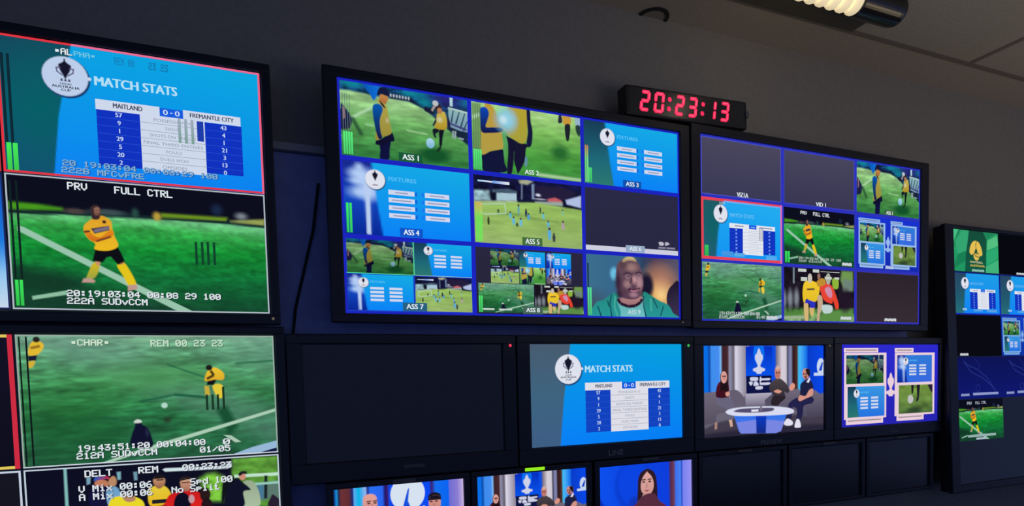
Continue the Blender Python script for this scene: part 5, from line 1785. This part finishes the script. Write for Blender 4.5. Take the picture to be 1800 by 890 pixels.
# ---- tall-standing monitor at the far right, leaning slightly back
TW, TH, TL = .349, .2005, .039
Htot = 6 * TH + .035
D = monitor('multiview_monitor', 'large monitor at the right edge of the photo, green crest picture in its top corner', (2.7604, 2.7604 + 6 * TW, .745, .745 + 6 * TH), (.062, .04, .016, .035), .05, lean=(-math.sin(TL) * Htot, 1.9482 - math.cos(TL) * Htot, -TL))
ZT = .745 + 6 * TH
def dt(col, row, label, y=.0004, cols=1, g=.003):
    o = pic(D, (2.7604 + col * TW + g, 2.7604 + (col + cols) * TW - g, ZT - (row + 1) * TH + g, ZT - row * TH - g), label)
    o.y -= y
    return o
c = dt(0, 0, 'green card with a golden ball crest')
green_card(c)
c.finish()
c = dt(1, 0, 'black picture with a pale caption')
dark_tile(c, (8, 9, 16), (8, 9, 16))
smear(c, (.40, .94), (.58, .99))
c.finish()
for k in (0, 1):
    c = pic(D, (2.7604 + k * TW, 2.7604 + (k + 1) * TW, ZT - 2 * TH, ZT - TH), 'blue edge behind the statistics picture', 'grid_lines')
    s = c.soft(24)
    s.vgrad([(0, (16, 30, 120)), (1, (20, 36, 190))])
    c.ground(s)
    c.finish()
    c = dt(k, 1, 'small match statistics graphic, ' + ('under the green card' if k == 0 else 'at the right edge'), .0004, 1, .006)
    stats(c, dict(edge=[.26, .22, .19], stops=[(0, (40, 70, 100)), (.6, (34, 90, 110)), (1, (40, 110, 120))]), 1, ((30, 160, 230), (20, 130, 240)))
    c.part('screen_readout')
    c.rect_((.16, .88), (.25, .93), (150, 190, 220))
    c.rect_((.4, .9), (.6, .95), (90, 160, 225))
    c.rect_((.7, .9), (.93, .96), (90, 160, 225))
    c.finish()
c = dt(0, 2, 'black picture with a pale caption')
dark_tile(c, (9, 10, 18), (9, 10, 18))
smear(c, (.09, .93), (.26, .985))
c.finish()
c = dt(1, 2, 'blue card with four framed pictures')
four_up(c, 0, (120, 170, 230), (20, 60, 190), .9)
c.finish()
for k in (0, 1):
    c = dt(k, 3, 'navy picture with faint curved lines', .0004, 1, .0005)
    s = c.soft(48)
    s.vgrad([(0, (14, 20, 84)), (1, (14, 24, 110))])
    c.ground(s)
    c.part('faint_curves')
    ln = (40, 54, 140)
    c.path([(.16, .1), (.3, .35), (.55, .5), (.75, .7), (.85, .85)], .012, ln)
    c.path([(.16, .1), (.25, .2), (.45, .3), (.65, .5), (.85, .85)], .012, ln)
    c.path([(.4, .05), (.5, .2), (.45, .32)], .01, (30, 42, 124))
    c.ring((.45, .75), .08, .012, ln)
    c.part('caption')
    smear(c, (.09, .87), (.26, .93), (140, 152, 196))
    c.part('caption_strip')
    c.rect_((.34, .86), (.90, .92), (140, 152, 200))
    c.finish()
c = dt(0, 4, 'small view of the lone player in yellow')
lone_player(c, 0)
c.part('screen_readout')
c.osd('PRV', (.2, .05), (.3, .12), (170, 180, 190), None)
c.part('screen_readout')
c.osd('FULL CTRL', (.38, .05), (.62, .12), (170, 180, 190), None)
c.part('caption_strip')
c.rect_((.2, .86), (.82, .92), (150, 176, 176))
c.part('caption_strip')
c.rect_((.38, .94), (.6, .99), (170, 186, 196))
c.finish()

# ------------------------------------------------------------------ the red clock on top of the monitors
ck = thing('digital_clock', 'black digital clock with red figures 20:23:13, on top of the big monitors', 'clock', (1.2595, .0, 2.2252), rot=(0, -.034, 0))
W2, HB = .274, .104
bm = bx(-W2, W2, -.004, .052, 0, HB, .006)
obj('case', bm, M_clock, ck)
obj('front_window', bx(-W2 + .012, W2 - .012, -.0052, -.0035, .008, HB - .008, .0005), M_glass, ck)
SEG = {'0': 'abcdef', '1': 'bc', '2': 'abged', '3': 'abgcd'}
def digit(ch, x0, x1, zb, zt):
    w, h, t = x1 - x0, zt - zb, .0125
    zm = (zb + zt) / 2
    def shape(k, g):
        t2, c = t / 2 - g, t * .3
        if k in 'adg':
            z = {'a': zt - t / 2, 'd': zb + t / 2, 'g': zm}[k]
            xa, xb = x0 + t * .3 + g, x1 - t * .3 - g
            return [(xa, z), (xa + c, z + t2), (xb - c, z + t2), (xb, z), (xb - c, z - t2), (xa + c, z - t2)]
        x = x1 - t / 2 if k in 'bc' else x0 + t / 2
        za, zl = (zt - t * .3, zm + t * .12) if k in 'bf' else (zm - t * .12, zb + t * .3)
        za, zl = za - g, zl + g
        return [(x, za), (x + t2, za - c), (x + t2, zl + c), (x, zl), (x - t2, zl + c), (x - t2, za - c)]
    for nm, m, g, y in (('figure', M_digit, 0, -.0062), ('figure_core', M_digit_core, t * .36, -.0066)):
        bm = bmesh.new()
        for k in SEG[ch]:
            vs_ = [bm.verts.new((x + (z - zb) * .16, y, z)) for x, z in shape(k, g)]
            vb = [bm.verts.new((v.co.x, -.0052, v.co.z)) for v in vs_]
            n = len(vs_)
            bm.faces.new(vs_)
            for i in range(n):
                bm.faces.new((vs_[i], vs_[(i + 1) % n], vb[(i + 1) % n], vb[i]))
        yield nm, bm, m
u2x = lambda u: -W2 + .549 * u
for ch, u0, u1 in (('2', .096, .19), ('0', .203, .302), ('2', .372, .464), ('3', .478, .57), ('1', .668, .73), ('3', .748, .842)):
    par = ck
    x0, x1 = u2x(u0), u2x(u1) - .010
    if ch == '1':
        x0 = x1 - .04
    for nm, bm, m in digit(ch, x0, x1, .0165, .0905):
        par = obj(nm, bm, m, par)
for u in (.334, .608):
    bm = bmesh.new()
    for z in (.036, .07):
        r = bmesh.ops.create_uvsphere(bm, u_segments=16, v_segments=8, radius=.0085)
        for v in r['verts']:
            v.co.y *= .25
            v.co += Vector((u2x(u) + (z - .05) * .16, -.0056, z))
    obj('colon', bm, M_digit, ck)
bm = bmesh.new()
box(bm, W2 - .012, W2 + .003, -.012, .0, .042, .066, .002)
obj('end_clip', bm, M_label, ck, 'small grey clip at the right end')

# ------------------------------------------------------------------ ceiling fittings
lp = thing('ceiling_lamp', 'black cylindrical ceiling lamp with a glowing cream spiral tube, at the top right', 'lamp', (1.72, -.32, ZC))
bm = bmesh.new()
box(bm, -.62, .275, -.18, .235, -.011, 0, .003)
obj('mounting_plate', bm, M_plate, lp)
ay, az, ar = .02, -.065, .052
bm = bmesh.new()
lathe_x(bm, [(.02, ar * .93), (.022, ar), (.20, ar), (.215, ar * .985), (.226, ar * .93), (.234, ar * .82), (.238, ar * .6)], ay, az)
obj('housing', bm, M_lampblk, lp)
bm = bmesh.new()
pts = []
N = 360
turns = 8
for i in range(N + 1):
    t = i / N
    a = t * turns * 2 * math.pi
    pts.append((-.36 + .385 * t, ay + .031 * math.cos(a), az + .031 * math.sin(a)))
tube(bm, pts, .0175, 12)
obj('spiral_tube', bm, M_coil, lp, 'glowing cream spiral tube')
bm = bmesh.new()
lathe_x(bm, [(-.40, ar * .6), (-.396, ar * .9), (-.38, ar), (-.352, ar), (-.35, ar * .93)], ay, az)
obj('end_cap', bm, M_lampblk, lp)
bm = bmesh.new()
box(bm, .08, .14, 0, .04, -.02, -.01, .002)
box(bm, -.385, -.36, 0, .04, -.02, -.01, .002)
obj('hanger', bm, M_lampblk, lp)
pl = bpy.data.lights.new('lamp_glow', 'POINT')
pl.energy = 0.25
pl.color = (1.0, .84, .62)
pl.shadow_soft_size = .05
po = bpy.data.objects.new('lamp_glow', pl)
po.location = (1.55, -.46, ZC - .16)
COL.objects.link(po)

# half-round opening in the ceiling edge above the clock
gm = thing('cable_opening', 'dark half-round collar where the wall meets the ceiling, above the clock', 'ceiling collar', (1.19, YW, ZC))
bm = bmesh.new()
n = 24
R0, R1 = .049, .062
ring = []
for i in range(n + 1):
    a = math.pi + math.pi * i / n
    ring.append([bm.verts.new((r * math.cos(a), r * math.sin(a), z)) for r, z in ((R0, -.006), (R1, -.006), (R1, 0), (R0, 0))])
for a, b in zip(ring, ring[1:]):
    for k in range(4):
        bm.faces.new((a[k], a[(k + 1) % 4], b[(k + 1) % 4], b[k]))
bm.faces.new(ring[0])
bm.faces.new(ring[-1][::-1])
obj('rim', bm, M_ring, gm)
bm = bmesh.new()
top = [bm.verts.new((R0 * math.cos(math.pi + math.pi * i / n), R0 * math.sin(math.pi + math.pi * i / n), -.003)) for i in range(n + 1)]
bot = [bm.verts.new((v.co.x, v.co.y, 0)) for v in top]
bm.faces.new(top)
bm.faces.new(bot[::-1])
for i in range(n):
    bm.faces.new((top[i], top[i + 1], bot[i + 1], bot[i]))
bm.faces.new((top[-1], top[0], bot[0], bot[-1]))
obj('infill', bm, M_wall, gm, 'grey infill level with the wall paint')

# cable hanging on the board between the two big monitors
cb = bmesh.new()
tube(cb, [(-.055, .088, 1.9), (-.075, .088, 1.76), (-.105, .089, 1.64), (-.135, .09, 1.52), (-.15, .09, 1.40)], .004, 8)
co = obj('hanging_cable', cb, M_cable)
co['label'] = 'thin black cable hanging down the board between the left and centre monitors'
co['category'] = 'cable'
